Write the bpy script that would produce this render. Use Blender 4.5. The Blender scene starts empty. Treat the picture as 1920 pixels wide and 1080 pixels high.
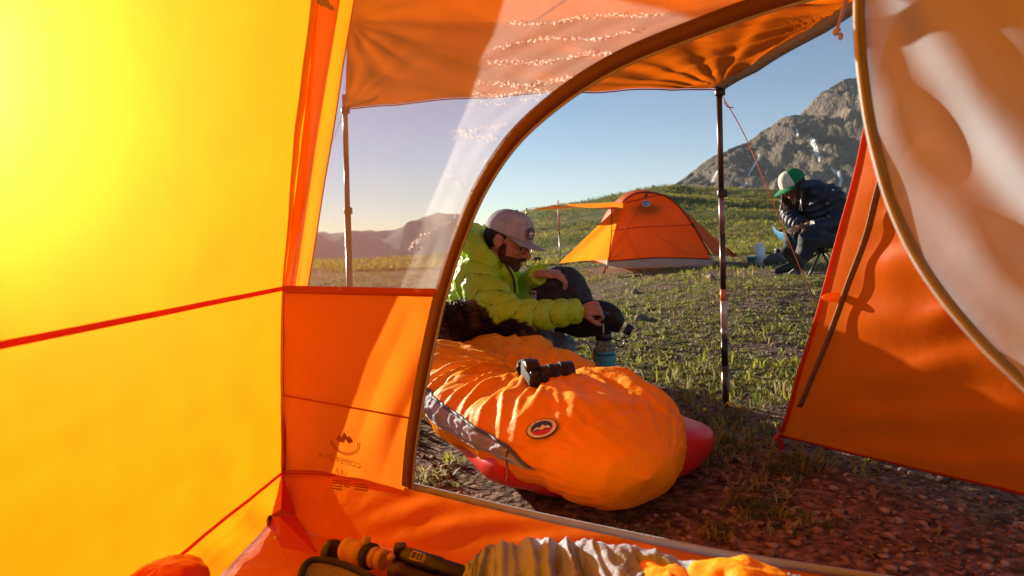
import bpy, bmesh, math, random
import numpy as np
from mathutils import Vector, Matrix, Quaternion

SC = bpy.context.scene
COL = SC.collection
rng = np.random.default_rng(7)
random.seed(7)
R = math.radians

# ------------------------------------------------------------------ camera
CAM_H = 0.68
PITCH, ROLL = 5.0, 1.5
FPX = 1280.0
cam_d = bpy.data.cameras.new('camera')
cam_d.sensor_width = 36.0
cam_d.lens = 24.0
cam_d.clip_start = 0.02
cam_d.clip_end = 30000
cam = bpy.data.objects.new('camera', cam_d)
COL.objects.link(cam)
CAM_M = Matrix.Translation((0, 0, CAM_H)) @ Matrix.Rotation(R(90 - PITCH), 4, 'X') @ Matrix.Rotation(R(-ROLL), 4, 'Z')
cam.matrix_world = CAM_M
SC.camera = cam
cam_d.dof.use_dof = True
cam_d.dof.focus_distance = 2.5
cam_d.dof.aperture_fstop = 5.6
CR = np.array(CAM_M.to_3x3())
CP = np.array([0, 0, CAM_H])

# ------------------------------------------------------------------ daylight
SUN_AZ, SUN_EL = 39.5, 11.0            # degrees left of the view direction (+Y), above the horizon
world = bpy.data.worlds.new('World')
SC.world = world
world.use_nodes = True
wn = world.node_tree.nodes
wl = world.node_tree.links
for n in list(wn): wn.remove(n)
sky = wn.new('ShaderNodeTexSky'); sky.sky_type = 'NISHITA'; sky.sun_disc = False
sky.sun_elevation = R(SUN_EL); sky.sun_rotation = R(-SUN_AZ)
sky.altitude = 3000; sky.air_density = 1.0; sky.dust_density = 0.25; sky.ozone_density = 1.6
bg = wn.new('ShaderNodeBackground'); bg.inputs['Strength'].default_value = 0.051
wo = wn.new('ShaderNodeOutputWorld')
wl.new(sky.outputs[0], bg.inputs[0]); wl.new(bg.outputs[0], wo.inputs[0])
sun_d = bpy.data.lights.new('sun', 'SUN')
sun_d.energy = 5.0; sun_d.angle = R(0.5); sun_d.color = (1.0, 0.86, 0.66)
sun = bpy.data.objects.new('sun', sun_d); COL.objects.link(sun)
SUN_DIR = Vector((-math.sin(R(SUN_AZ)) * math.cos(R(SUN_EL)), math.cos(R(SUN_AZ)) * math.cos(R(SUN_EL)), math.sin(R(SUN_EL))))
sun.rotation_euler = SUN_DIR.to_track_quat('Z', 'Y').to_euler()
SC.view_settings.view_transform = 'Standard'
SC.view_settings.look = 'None'
SC.view_settings.exposure = 1.32
SC.view_settings.gamma = 1.0
SC.view_settings.use_curve_mapping = False
cy = SC.cycles
cy.max_bounces = 10; cy.diffuse_bounces = 5; cy.glossy_bounces = 4; cy.transmission_bounces = 8
cy.transparent_max_bounces = 16; cy.volume_bounces = 0
cy.use_denoising = True
cy.sample_clamp_indirect = 6.0

# ------------------------------------------------------------------ helpers
def at(px, py, y):
    """world point that stands at depth y (metres along +Y) on the sight line of photo pixel px, py"""
    d = CR @ np.array([(px - 960) / FPX, -(py - 540) / FPX, -1.0])
    return CP + d * (y / d[1])

def unit(v):
    v = np.asarray(v, float); return v / (np.linalg.norm(v) + 1e-12)

_perm = np.random.default_rng(3).permutation(256)
_perm = np.concatenate([_perm, _perm, _perm])
_g3 = np.random.default_rng(5).normal(size=(256, 3)); _g3 /= np.linalg.norm(_g3, axis=1)[:, None]
def pn(x, y=0.0, z=0.0):
    x, y, z = np.broadcast_arrays(np.asarray(x, float), np.asarray(y, float), np.asarray(z, float))
    xi, yi, zi = np.floor(x).astype(int), np.floor(y).astype(int), np.floor(z).astype(int)
    xf, yf, zf = x - xi, y - yi, z - zi
    u, v, w = [t * t * t * (t * (t * 6 - 15) + 10) for t in (xf, yf, zf)]
    xi, yi, zi = xi & 255, yi & 255, zi & 255
    def c(i, j, k):
        g = _g3[_perm[_perm[_perm[(xi + i) & 255] + ((yi + j) & 255)] + ((zi + k) & 255)]]
        return g[..., 0] * (xf - i) + g[..., 1] * (yf - j) + g[..., 2] * (zf - k)
    def l(a, b, t): return a + (b - a) * t
    return 1.5 * l(l(l(c(0,0,0), c(1,0,0), u), l(c(0,1,0), c(1,1,0), u), v),
                   l(l(c(0,0,1), c(1,0,1), u), l(c(0,1,1), c(1,1,1), u), v), w)
def fbm(x, y=0.0, z=0.0, o=4, gain=0.5):
    s, a, f = 0, 1, 1
    for i in range(o):
        s = s + a * pn(np.asarray(x) * f + i * 17.3, np.asarray(y) * f - i * 9.1, np.asarray(z) * f + i * 4.7); a *= gain; f *= 2.03
    return s
def sst(a, b, x):
    t = np.clip((np.asarray(x, float) - a) / (b - a), 0, 1); return t * t * (3 - 2 * t)

def mesh(name, V, F, mat=None, parent=None, smooth=True, mats=None, fmat=None):
    me = bpy.data.meshes.new(name)
    me.from_pydata([tuple(map(float, v)) for v in V], [], [tuple(int(i) for i in f) for f in F])
    o = bpy.data.objects.new(name, me); COL.objects.link(o)
    for m in (mats or ([mat] if mat else [])): me.materials.append(m)
    if fmat is not None: me.polygons.foreach_set('material_index', np.asarray(fmat, dtype=np.int32))
    if smooth: me.polygons.foreach_set('use_smooth', [True] * len(me.polygons))
    me.update()
    if parent is not None: attach(o, parent)
    return o

def attach(o, parent):
    o.parent = parent
    o.matrix_parent_inverse = Matrix.Translation(-Vector(parent.location)) if parent.type == 'EMPTY' else Matrix.Identity(4)

def thing(name, label, cat, loc=(0, 0, 0), group=None):
    o = bpy.data.objects.new(name, None); COL.objects.link(o)
    o.empty_display_size = 0.1
    o.location = [float(c) for c in loc]
    return tag(o, label, cat, group)
def tag(o, label=None, cat=None, group=None, kind=None):
    if label: o['label'] = label
    if cat: o['category'] = cat
    if group: o['group'] = group
    if kind: o['kind'] = kind
    return o

def catmull(P, n):
    P = np.asarray(P, float)
    if len(P) == 2:
        t = np.linspace(0, 1, n)[:, None]; return P[0] * (1 - t) + P[1] * t
    Q = np.vstack([2 * P[0] - P[1], P, 2 * P[-1] - P[-2]])
    seg = len(P) - 1
    out = []
    for t in np.linspace(0, seg - 1e-9, n):
        i = int(t); f = t - i
        a, b, c, d = Q[i:i + 4]
        out.append(0.5 * (2 * b + (c - a) * f + (2 * a - 5 * b + 4 * c - d) * f * f + (3 * b - a - 3 * c + d) * f ** 3))
    return np.array(out)

def tube(P, rad, seg=12, n=None, cap=True, side=None, mod=None):
    """swept tube. rad: scalar, list, or list of (a, b); side fixes the a-axis; mod(t, th) scales the radius"""
    P = np.asarray(P, float)
    rad = np.asarray(rad, float)
    if rad.ndim == 0: rad = np.full((len(P), 2), float(rad))
    elif rad.ndim == 1: rad = np.stack([rad, rad], 1)
    if n:
        Q = catmull(P, n)
        ti = np.linspace(0, len(P) - 1, n)
        rr = np.stack([np.interp(ti, range(len(P)), rad[:, k]) for k in (0, 1)], 1)
        ks = max(1, n // (len(P) * 3))
        if ks > 1:
            for k in (0, 1):
                pad = np.pad(rr[:, k], ks, mode='edge'); rr[:, k] = np.convolve(pad, np.ones(2 * ks + 1) / (2 * ks + 1), 'valid')
        P, rad = Q, rr
    m = len(P)
    T = np.gradient(P, axis=0); T /= np.linalg.norm(T, axis=1)[:, None] + 1e-12
    a = np.asarray(side, float) if side is not None else (np.array([0, 0, 1.]) if abs(T[0][2]) < 0.9 else np.array([1., 0, 0]))
    V = []
    th = np.arange(seg) * 2 * math.pi / seg
    for i in range(m):
        if side is not None and i > 0: a = 0.6 * a + 0.4 * np.asarray(side, float)
        a = a - T[i] * a.dot(T[i]); a = unit(a)
        b = np.cross(T[i], a)
        s = np.ones(seg)
        if mod is not None: s = mod(i / (m - 1), th)
        V.append(P[i] + np.outer(np.cos(th) * rad[i, 0] * s, a) + np.outer(np.sin(th) * rad[i, 1] * s, b))
    V = np.vstack(V); F = []
    for i in range(m - 1):
        for j in range(seg):
            k = (j + 1) % seg
            F.append((i * seg + j, i * seg + k, (i + 1) * seg + k, (i + 1) * seg + j))
    if cap:
        V = np.vstack([V, P[0], P[-1]])
        for j in range(seg):
            k = (j + 1) % seg
            F.append((m * seg, k, j)); F.append((m * seg + 1, (m - 1) * seg + j, (m - 1) * seg + k))
    return V, F

def ell(c, r, rot=None, nu=20, nv=12):
    """ellipsoid; rot: 3x3 whose columns are its axes"""
    V, F = [], []
    for i in range(1, nv):
        p = math.pi * i / nv
        for j in range(nu):
            t = 2 * math.pi * j / nu
            V.append((math.sin(p) * math.cos(t), math.sin(p) * math.sin(t), math.cos(p)))
    V += [(0, 0, 1), (0, 0, -1)]
    V = np.array(V) * np.asarray(r, float)
    if rot is not None: V = V @ np.asarray(rot).T
    V = V + np.asarray(c, float)
    for i in range(nv - 2):
        for j in range(nu):
            k = (j + 1) % nu
            F.append((i * nu + j, (i + 1) * nu + j, (i + 1) * nu + k, i * nu + k))
    top, bot = (nv - 1) * nu, (nv - 1) * nu + 1
    for j in range(nu):
        k = (j + 1) % nu
        F.append((top, j, k)); F.append((bot, (nv - 2) * nu + k, (nv - 2) * nu + j))
    return V, F

def lathe(prof, c=(0, 0, 0), seg=24, axis=(0, 0, 1)):
    """prof: list of (radius, height) along axis"""
    ax = unit(axis); a = unit(np.cross(ax, (0.3, 1, 0.2))); b = np.cross(ax, a)
    V, F = [], []
    for r_, h in prof:
        for j in range(seg):
            t = 2 * math.pi * j / seg
            V.append(np.asarray(c) + ax * h + a * math.cos(t) * max(r_, 1e-5) + b * math.sin(t) * max(r_, 1e-5))
    for i in range(len(prof) - 1):
        for j in range(seg):
            k = (j + 1) % seg
            F.append((i * seg + j, i * seg + k, (i + 1) * seg + k, (i + 1) * seg + j))
    F.append(tuple(reversed(range(seg)))); F.append(tuple(range((len(prof) - 1) * seg, len(prof) * seg)))
    return np.array(V), F

def boxm(c, s, rot=None, bev=0.0):
    bm = bmesh.new(); bmesh.ops.create_cube(bm, size=1.0)
    for v in bm.verts: v.co = Vector((v.co.x * s[0], v.co.y * s[1], v.co.z * s[2]))
    if bev: bmesh.ops.bevel(bm, geom=bm.edges[:], offset=bev, segments=3, profile=0.5, affect='EDGES')
    bm.verts.index_update()
    V = np.array([v.co[:] for v in bm.verts]); F = [[v.index for v in f.verts] for f in bm.faces]
    bm.free()
    if rot is not None: V = V @ np.asarray(rot).T
    return V + np.asarray(c, float), F

def join(parts):
    V, F, o = [], [], 0
    for v, f in parts:
        V.append(np.asarray(v, float)); F += [[i + o for i in q] for q in f]; o += len(v)
    return np.vstack(V), F

def fuse(name, parts, voxel, mat, parent=None, smooth=4, disp=None):
    """many overlapping closed shapes -> one continuous skin"""
    V, F = join(parts)
    me = bpy.data.meshes.new('tmp'); me.from_pydata(V.tolist(), [], F)
    o = bpy.data.objects.new('tmp', me); COL.objects.link(o)
    md = o.modifiers.new('r', 'REMESH'); md.mode = 'VOXEL'; md.voxel_size = voxel; md.use_smooth_shade = True
    if smooth:
        sm = o.modifiers.new('s', 'SMOOTH'); sm.factor = 0.5; sm.iterations = smooth
    dg = bpy.context.evaluated_depsgraph_get(); dg.update()
    ev = bpy.data.meshes.new_from_object(o.evaluated_get(dg))
    bpy.data.objects.remove(o); bpy.data.meshes.remove(me)
    ev.name = name
    if disp is not None:
        co = np.empty(len(ev.vertices) * 3); ev.vertices.foreach_get('co', co); co = co.reshape(-1, 3)
        no = np.empty(len(ev.vertices) * 3); ev.vertices.foreach_get('normal', no); no = no.reshape(-1, 3)
        co = co + no * disp(co)[:, None]
        ev.vertices.foreach_set('co', co.ravel())
    ev.materials.clear()
    ev.materials.append(mat)
    ev.polygons.foreach_set('use_smooth', [True] * len(ev.polygons)); ev.update()
    r = bpy.data.objects.new(name, ev); COL.objects.link(r)
    if parent is not None: attach(r, parent)
    return r

def sheet(fn, nu, nv):
    """grid surface fn(u, v) -> xyz, u and v in 0..1 (arrays)"""
    U, W = np.meshgrid(np.linspace(0, 1, nu), np.linspace(0, 1, nv), indexing='ij')
    P = fn(U, W).reshape(-1, 3)
    F = [(i * nv + j, (i + 1) * nv + j, (i + 1) * nv + j + 1, i * nv + j + 1) for i in range(nu - 1) for j in range(nv - 1)]
    return P, F
def ribbon(P, side, w, th=0.0015, bulge=0):
    """flat strip of width w along the line P; side: direction(s) across"""
    P = np.asarray(P, float); n = len(P)
    side = np.asarray(side, float)
    if side.ndim == 1: side = np.tile(side, (n, 1))
    T = np.gradient(P, axis=0)
    V = []
    for i in range(n):
        t = unit(T[i]); s = unit(side[i] - t * side[i].dot(t)); nn = np.cross(t, s)
        V += [P[i] - s * w / 2 - nn * th, P[i] + s * w / 2 - nn * th, P[i] + s * w / 2 + nn * th, P[i] - s * w / 2 + nn * th]
    F = []
    for i in range(n - 1):
        for j in range(4):
            k = (j + 1) % 4
            F.append((i * 4 + j, i * 4 + k, i * 4 + 4 + k, i * 4 + 4 + j))
    F.append((3, 2, 1, 0)); m = (n - 1) * 4; F.append((m, m + 1, m + 2, m + 3))
    return np.array(V), F

def text_mesh(s, size, origin, ux, uy, mat, parent, name, mirror=False, off=0.0, align='CENTER'):
    cu = bpy.data.curves.new('t', 'FONT'); cu.body = s; cu.size = size; cu.align_x = align; cu.resolution_u = 2
    o = bpy.data.objects.new('t', cu); COL.objects.link(o)
    dg = bpy.context.evaluated_depsgraph_get(); dg.update()
    me = bpy.data.meshes.new_from_object(o.evaluated_get(dg))
    bpy.data.objects.remove(o)
    ux, uy = np.asarray(ux, float), np.asarray(uy, float); nz = np.cross(ux, uy)
    for v in me.vertices:
        x, y = v.co.x * (-1 if mirror else 1), v.co.y
        v.co = Vector(np.asarray(origin) + ux * x + uy * y + nz * off)
    me.materials.clear(); me.materials.append(mat); me.name = name
    r = bpy.data.objects.new(name, me); COL.objects.link(r)
    if parent is not None: attach(r, parent)
    return r

# ------------------------------------------------------------------ materials
def newmat(name):
    m = bpy.data.materials.new(name); m.use_nodes = True
    nt = m.node_tree
    for n in list(nt.nodes): nt.nodes.remove(n)
    out = nt.nodes.new('ShaderNodeOutputMaterial')
    return m, nt, out
def N(nt, t, **kw):
    n = nt.nodes.new(t)
    for k, v in kw.items():
        if k in n.inputs: n.inputs[k].default_value = v
        else: setattr(n, k, v)
    return n
def ramp(nt, src, stops):
    r = nt.nodes.new('ShaderNodeValToRGB'); e = r.color_ramp.elements
    while len(e) < len(stops): e.new(0.5)
    for q, (p, c) in zip(e, stops): q.position = p; q.color = (*c, 1) if len(c) == 3 else c
    nt.links.new(src, r.inputs[0]); return r
def varied(nt, color, amt, scale, det=4):
    """base colour with blotchy natural variation"""
    tc = N(nt, 'ShaderNodeTexCoord')
    nz = N(nt, 'ShaderNodeTexNoise'); nz.inputs['Scale'].default_value = scale; nz.inputs['Detail'].default_value = det
    nt.links.new(tc.outputs['Object'], nz.inputs['Vector'])
    c = np.array(color)
    return ramp(nt, nz.outputs[0], [(0.3, tuple(np.clip(c * (1 - amt), 0, 1))), (0.7, tuple(np.clip(c * (1 + amt), 0, 1)))]), nz, tc
def plain(name, color, rough=0.6, metal=0.0, amt=0.12, scale=30, bump=0.0, bscale=80, spec=0.4, sheen=0.0, coat=0.0):
    m, nt, out = newmat(name)
    b = N(nt, 'ShaderNodeBsdfPrincipled'); b.inputs['Roughness'].default_value = rough; b.inputs['Metallic'].default_value = metal
    b.inputs['Specular IOR Level'].default_value = spec
    b.inputs['Sheen Weight'].default_value = sheen; b.inputs['Coat Weight'].default_value = coat
    r, nz, tc = varied(nt, color, amt, scale)
    nt.links.new(r.outputs[0], b.inputs['Base Color'])
    if bump:
        n2 = N(nt, 'ShaderNodeTexNoise'); n2.inputs['Scale'].default_value = bscale; n2.inputs['Detail'].default_value = 5
        nt.links.new(tc.outputs['Object'], n2.inputs['Vector'])
        bp = N(nt, 'ShaderNodeBump'); bp.inputs['Strength'].default_value = bump; bp.inputs['Distance'].default_value = 0.01
        nt.links.new(n2.outputs[0], bp.inputs['Height']); nt.links.new(bp.outputs[0], b.inputs['Normal'])
    nt.links.new(b.outputs[0], out.inputs[0])
    return m
def fabric(name, color, tcolor=None, trans=0.5, rough=0.45, forward=0.0, clear=0.0, weave=1400, wr=0.15, wscale=9, spec=0.35, amt=0.06):
    """thin cloth: reflects, and lets light through (diffusely, partly forward, partly straight)"""
    m, nt, out = newmat(name)
    tcolor = tcolor or color
    r, nz, tc = varied(nt, color, amt, 6)
    pb = N(nt, 'ShaderNodeBsdfPrincipled'); pb.inputs['Roughness'].default_value = rough; pb.inputs['Specular IOR Level'].default_value = spec
    nt.links.new(r.outputs[0], pb.inputs['Base Color'])
    tr = N(nt, 'ShaderNodeBsdfTranslucent')
    r2, nz2, tc2 = varied(nt, tcolor, amt, 7)
    nt.links.new(r2.outputs[0], tr.inputs[0])
    n2 = N(nt, 'ShaderNodeTexNoise'); n2.inputs['Scale'].default_value = wscale; n2.inputs['Detail'].default_value = 6
    nt.links.new(tc.outputs['Object'], n2.inputs['Vector'])
    wv = N(nt, 'ShaderNodeTexNoise'); wv.inputs['Scale'].default_value = weave
    nt.links.new(tc.outputs['Object'], wv.inputs['Vector'])
    ad = N(nt, 'ShaderNodeMath'); ad.operation = 'MULTIPLY_ADD'; ad.inputs[1].default_value = 0.03
    nt.links.new(wv.outputs[0], ad.inputs[0]); nt.links.new(n2.outputs[0], ad.inputs[2])
    bp = N(nt, 'ShaderNodeBump'); bp.inputs['Strength'].default_value = wr; bp.inputs['Distance'].default_value = 0.02
    nt.links.new(ad.outputs[0], bp.inputs['Height'])
    nt.links.new(bp.outputs[0], pb.inputs['Normal']); nt.links.new(bp.outputs[0], tr.inputs['Normal'])
    mx = N(nt, 'ShaderNodeMixShader'); mx.inputs[0].default_value = trans
    nt.links.new(pb.outputs[0], mx.inputs[1]); nt.links.new(tr.outputs[0], mx.inputs[2])
    last = mx
    if forward:
        rf = N(nt, 'ShaderNodeBsdfRefraction'); rf.inputs['Roughness'].default_value = 1.0; rf.inputs['IOR'].default_value = 0.83
        rf.inputs[0].default_value = (0.98, 0.42, 0.06, 1)
        m2 = N(nt, 'ShaderNodeMixShader'); m2.inputs[0].default_value = forward
        nt.links.new(last.outputs[0], m2.inputs[1]); nt.links.new(rf.outputs[0], m2.inputs[2]); last = m2
    if clear:
        tp = N(nt, 'ShaderNodeBsdfTransparent')
        m3 = N(nt, 'ShaderNodeMixShader'); m3.inputs[0].default_value = clear
        nt.links.new(last.outputs[0], m3.inputs[1]); nt.links.new(tp.outputs[0], m3.inputs[2]); last = m3
    nt.links.new(last.outputs[0], out.inputs[0])
    return m
# ================================================================== LAND
def yh(px): return 428 - (px - 960) * math.tan(R(ROLL))
_hp = [(-600, 560), (300, 560), (700, 545), (820, 510), (860, 462), (900, 432), (940, 415), (985, 401), (1050, 391), (1120, 378), (1200, 362), (1250, 356),
       (1300, 361), (1430, 364), (1600, 371), (1800, 380), (2200, 400), (4000, 440)]
_haz = np.array([math.atan((p - 960) / FPX) for p, q in _hp])
_htan = np.array([(yh(p) - q) / FPX * math.cos(math.atan((p - 960) / FPX)) for p, q in _hp])
CREST = 90.0
def terrain(x, y):
    x, y = np.asarray(x, float), np.asarray(y, float)
    r = np.hypot(x, y); az = np.arctan2(x, y)
    z = 0.21 * sst(0.4, 2.3, x) * sst(3.2, 5.6, y) * (1 - 0.45 * sst(6.2, 9.0, y))
    z = z + 0.018 * pn(x * 0.9, y * 0.9, 1.0) * sst(1.6, 3.0, r) + 0.010 * pn(x * 3.1, y * 3.1, 2.0) * sst(1.6, 3, r)
    zc = CAM_H + CREST * np.interp(az, _haz, _htan)
    t = np.clip((r - 15.0) / (CREST - 15.0), 0, 1)
    rise = t * t * (3 - 2 * t) * 0.55 + t * 0.45 * sst(0, 0.15, t)
    z = z * (1 - t) + zc * rise
    z = z + 0.55 * fbm(x * 0.06, y * 0.06, 4.0) * sst(14, 45, r) + 0.14 * fbm(x * 0.35, y * 0.35, 6.0) * sst(11, 30, r)
    z = z - 150 * sst(CREST + 4, 800, r)
    return z
def gz(x, y): return float(terrain(x, y))
def ground_at(px, py):
    """ground point under a photo pixel"""
    lo, hi = 0.5, 80.0
    for _ in range(50):
        mid = 0.5 * (lo + hi); p = at(px, py, mid)
        if p[2] > gz(p[0], p[1]): lo = mid
        else: hi = mid
    p = at(px, py, lo); p[2] = gz(p[0], p[1]); return p

# ground material: pinkish gravelly soil near the camp, meadow on the hill
def ground_material():
    m, nt, out = newmat('ground_soil_and_meadow')
    b = N(nt, 'ShaderNodeBsdfPrincipled'); b.inputs['Roughness'].default_value = 0.95; b.inputs['Specular IOR Level'].default_value = 0.15
    tc = N(nt, 'ShaderNodeTexCoord')
    def noise(s, d=6):
        n = N(nt, 'ShaderNodeTexNoise'); n.inputs['Scale'].default_value = s; n.inputs['Detail'].default_value = d
        nt.links.new(tc.outputs['Object'], n.inputs['Vector']); return n
    soil = ramp(nt, noise(22, 8).outputs[0], [(0.28, (0.075, 0.045, 0.028)), (0.5, (0.22, 0.145, 0.10)), (0.72, (0.37, 0.275, 0.21))])
    vor = N(nt, 'ShaderNodeTexVoronoi'); vor.inputs['Scale'].default_value = 48; nt.links.new(tc.outputs['Object'], vor.inputs['Vector'])
    peb = ramp(nt, vor.outputs['Distance'], [(0.0, (1.25, 1.2, 1.2)), (0.55, (0.75, 0.72, 0.7)), (0.8, (0.4, 0.36, 0.33))])
    mul = N(nt, 'ShaderNodeMixRGB'); mul.blend_type = 'MULTIPLY'; mul.inputs[0].default_value = 1
    nt.links.new(soil.outputs[0], mul.inputs[1]); nt.links.new(peb.outputs[0], mul.inputs[2])
    meadow = ramp(nt, noise(0.9, 10).outputs[0], [(0.28, (0.06, 0.056, 0.016)), (0.46, (0.135, 0.135, 0.03)), (0.6, (0.18, 0.172, 0.042)), (0.78, (0.23, 0.19, 0.08))])
    fine = ramp(nt, noise(7, 8).outputs[0], [(0.3, (0.6, 0.6, 0.55)), (0.7, (1.25, 1.25, 1.2))])
    mul2 = N(nt, 'ShaderNodeMixRGB'); mul2.blend_type = 'MULTIPLY'; mul2.inputs[0].default_value = 1
    nt.links.new(meadow.outputs[0], mul2.inputs[1]); nt.links.new(fine.outputs[0], mul2.inputs[2])
    ln = N(nt, 'ShaderNodeVectorMath'); ln.operation = 'LENGTH'; nt.links.new(tc.outputs['Object'], ln.inputs[0])
    ad = N(nt, 'ShaderNodeMath'); ad.operation = 'MULTIPLY_ADD'; ad.inputs[1].default_value = 9.0
    nt.links.new(noise(0.35, 5).outputs[0], ad.inputs[0]); nt.links.new(ln.outputs['Value'], ad.inputs[2])
    mr = N(nt, 'ShaderNodeMapRange'); mr.inputs['From Min'].default_value = 12.5; mr.inputs['From Max'].default_value = 21
    nt.links.new(ad.outputs[0], mr.inputs['Value'])
    mix = N(nt, 'ShaderNodeMixRGB'); nt.links.new(mr.outputs[0], mix.inputs[0])
    nt.links.new(mul.outputs[0], mix.inputs[1]); nt.links.new(mul2.outputs[0], mix.inputs[2])
    nt.links.new(mix.outputs[0], b.inputs['Base Color'])
    bp = N(nt, 'ShaderNodeBump'); bp.inputs['Strength'].default_value = 0.9; bp.inputs['Distance'].default_value = 0.03
    nt.links.new(noise(40, 8).outputs[0], bp.inputs['Height']); nt.links.new(bp.outputs[0], b.inputs['Normal'])
    nt.links.new(b.outputs[0], out.inputs[0])
    return m
GROUND = ground_material()
_th = np.concatenate([np.linspace(-45, 50, 330), np.linspace(52, 313, 88)])
_rr = np.concatenate([[0.05, 0.25], np.geomspace(0.5, 120, 250), np.geomspace(124, 3500, 40)])
V = []
for t in _th:
    x, y = _rr * math.sin(R(t)), _rr * math.cos(R(t))
    V.append(np.stack([x, y, terrain(x, y)], 1))
V = np.vstack(V); nr = len(_rr); nt_ = len(_th)
F = [(i * nr + j, ((i + 1) % nt_) * nr + j, ((i + 1) % nt_) * nr + j + 1, i * nr + j + 1) for i in range(nt_) for j in range(nr - 1)]
F.append(tuple(i * nr for i in reversed(range(nt_))))
tag(mesh('ground', V, F, GROUND), kind='structure')

# rocky mountain behind the hill
def rock_material():
    m, nt, out = newmat('mountain_rock')
    b = N(nt, 'ShaderNodeBsdfPrincipled'); b.inputs['Roughness'].default_value = 0.95; b.inputs['Specular IOR Level'].default_value = 0.1
    tc = N(nt, 'ShaderNodeTexCoord')
    def noise(s, d=8, sc=(1, 1, 1)):
        mp = N(nt, 'ShaderNodeMapping'); mp.inputs['Scale'].default_value = sc
        nt.links.new(tc.outputs['Object'], mp.inputs['Vector'])
        n = N(nt, 'ShaderNodeTexNoise'); n.inputs['Scale'].default_value = s; n.inputs['Detail'].default_value = d
        nt.links.new(mp.outputs[0], n.inputs['Vector']); return n
    r1 = ramp(nt, noise(0.03, 12).outputs[0], [(0.3, (0.085, 0.075, 0.066)), (0.5, (0.185, 0.155, 0.12)), (0.7, (0.31, 0.25, 0.175))])
    r2 = ramp(nt, noise(0.25, 8, (1, 1, 0.35)).outputs[0], [(0.3, (0.62, 0.62, 0.64)), (0.7, (1.25, 1.22, 1.15))])
    mul = N(nt, 'ShaderNodeMixRGB'); mul.blend_type = 'MULTIPLY'; mul.inputs[0].default_value = 1
    nt.links.new(r1.outputs[0], mul.inputs[1]); nt.links.new(r2.outputs[0], mul.inputs[2])
    at_ = N(nt, 'ShaderNodeAttribute'); at_.attribute_name = 'snow'
    sn = N(nt, 'ShaderNodeMath'); sn.operation = 'MULTIPLY_ADD'; sn.inputs[1].default_value = 0.5
    nt.links.new(noise(0.18, 6).outputs[0], sn.inputs[0]); nt.links.new(at_.outputs['Fac'], sn.inputs[2])
    st = ramp(nt, sn.outputs[0], [(0.66, (0, 0, 0)), (0.72, (1, 1, 1))])
    mix = N(nt, 'ShaderNodeMixRGB'); mix.inputs[2].default_value = (0.80, 0.82, 0.86, 1)
    nt.links.new(st.outputs[0], mix.inputs[0]); nt.links.new(mul.outputs[0], mix.inputs[1])
    nt.links.new(mix.outputs[0], b.inputs['Base Color'])
    bp = N(nt, 'ShaderNodeBump'); bp.inputs['Strength'].default_value = 1.0; bp.inputs['Distance'].default_value = 3.0
    nt.links.new(noise(0.4, 10).outputs[0], bp.inputs['Height']); nt.links.new(bp.outputs[0], b.inputs['Normal'])
    nt.links.new(b.outputs[0], out.inputs[0])
    return m
MY = 620.0
_mp = [(1120, 400), (1200, 384), (1258, 350), (1295, 322), (1340, 290), (1372, 276), (1400, 266), (1425, 249), (1468, 218), (1500, 213), (1518, 197), (1540, 168),
       (1575, 150), (1612, 141), (1680, 150), (1760, 190), (1900, 250), (2200, 330), (2500, 400)]
mxs = np.array([at(p, q, MY)[0] for p, q in _mp]); mzs = np.array([at(p, q, MY)[2] for p, q in _mp])
nx, ny = 620, 200
X = np.linspace(mxs[0], mxs[-1], nx)[:, None] * np.ones((1, ny))
vv = np.linspace(-1, 1, ny)[None, :] * np.ones((nx, 1))       # -1 foot on the near side, 0 crest, 1 far foot
prof = np.interp(X + 5 * pn(X * 0.03, vv * 1.5), mxs, mzs)
Yc = MY + vv * 260
slope = 1 - np.abs(vv) ** 0.85
# spurs and gullies run down and to the left of the crest line
g = X + 0.55 * (Yc - MY)
rid = 1 - 2 * np.abs(pn(g * 0.022, vv * 0.9, 3.0))
rid2 = 1 - 2 * np.abs(pn(g * 0.06, vv * 2.2, 8.0))
rid3 = 1 - 2 * np.abs(pn(g * 0.15, Yc * 0.05, 11.0))
env = np.clip(np.abs(vv) * 5, 0, 1) * (1 - np.abs(vv)) ** 0.5
base = -30
Z = base + (prof - base) * slope + env * (22 * rid + 14 * rid2 + 7 * rid3) * np.clip((prof - 20) / 110, 0.25, 1) - env * 8
Z += 2.8 * fbm(X * 0.09, Yc * 0.09, 2.0, o=5) * (0.4 + env) + 0.9 * fbm(X * 0.3, Yc * 0.3, 5.0, o=3)
Yd = Yc + 6 * fbm(X * 0.05, Z * 0.05, 9.0)
V = np.stack([X, Yd, Z], -1).reshape(-1, 3)
F = [(i * ny + j, (i + 1) * ny + j, (i + 1) * ny + j + 1, i * ny + j + 1) for i in range(nx - 1) for j in range(ny - 1)]
mo = mesh('mountain', V, F, rock_material())
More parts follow.
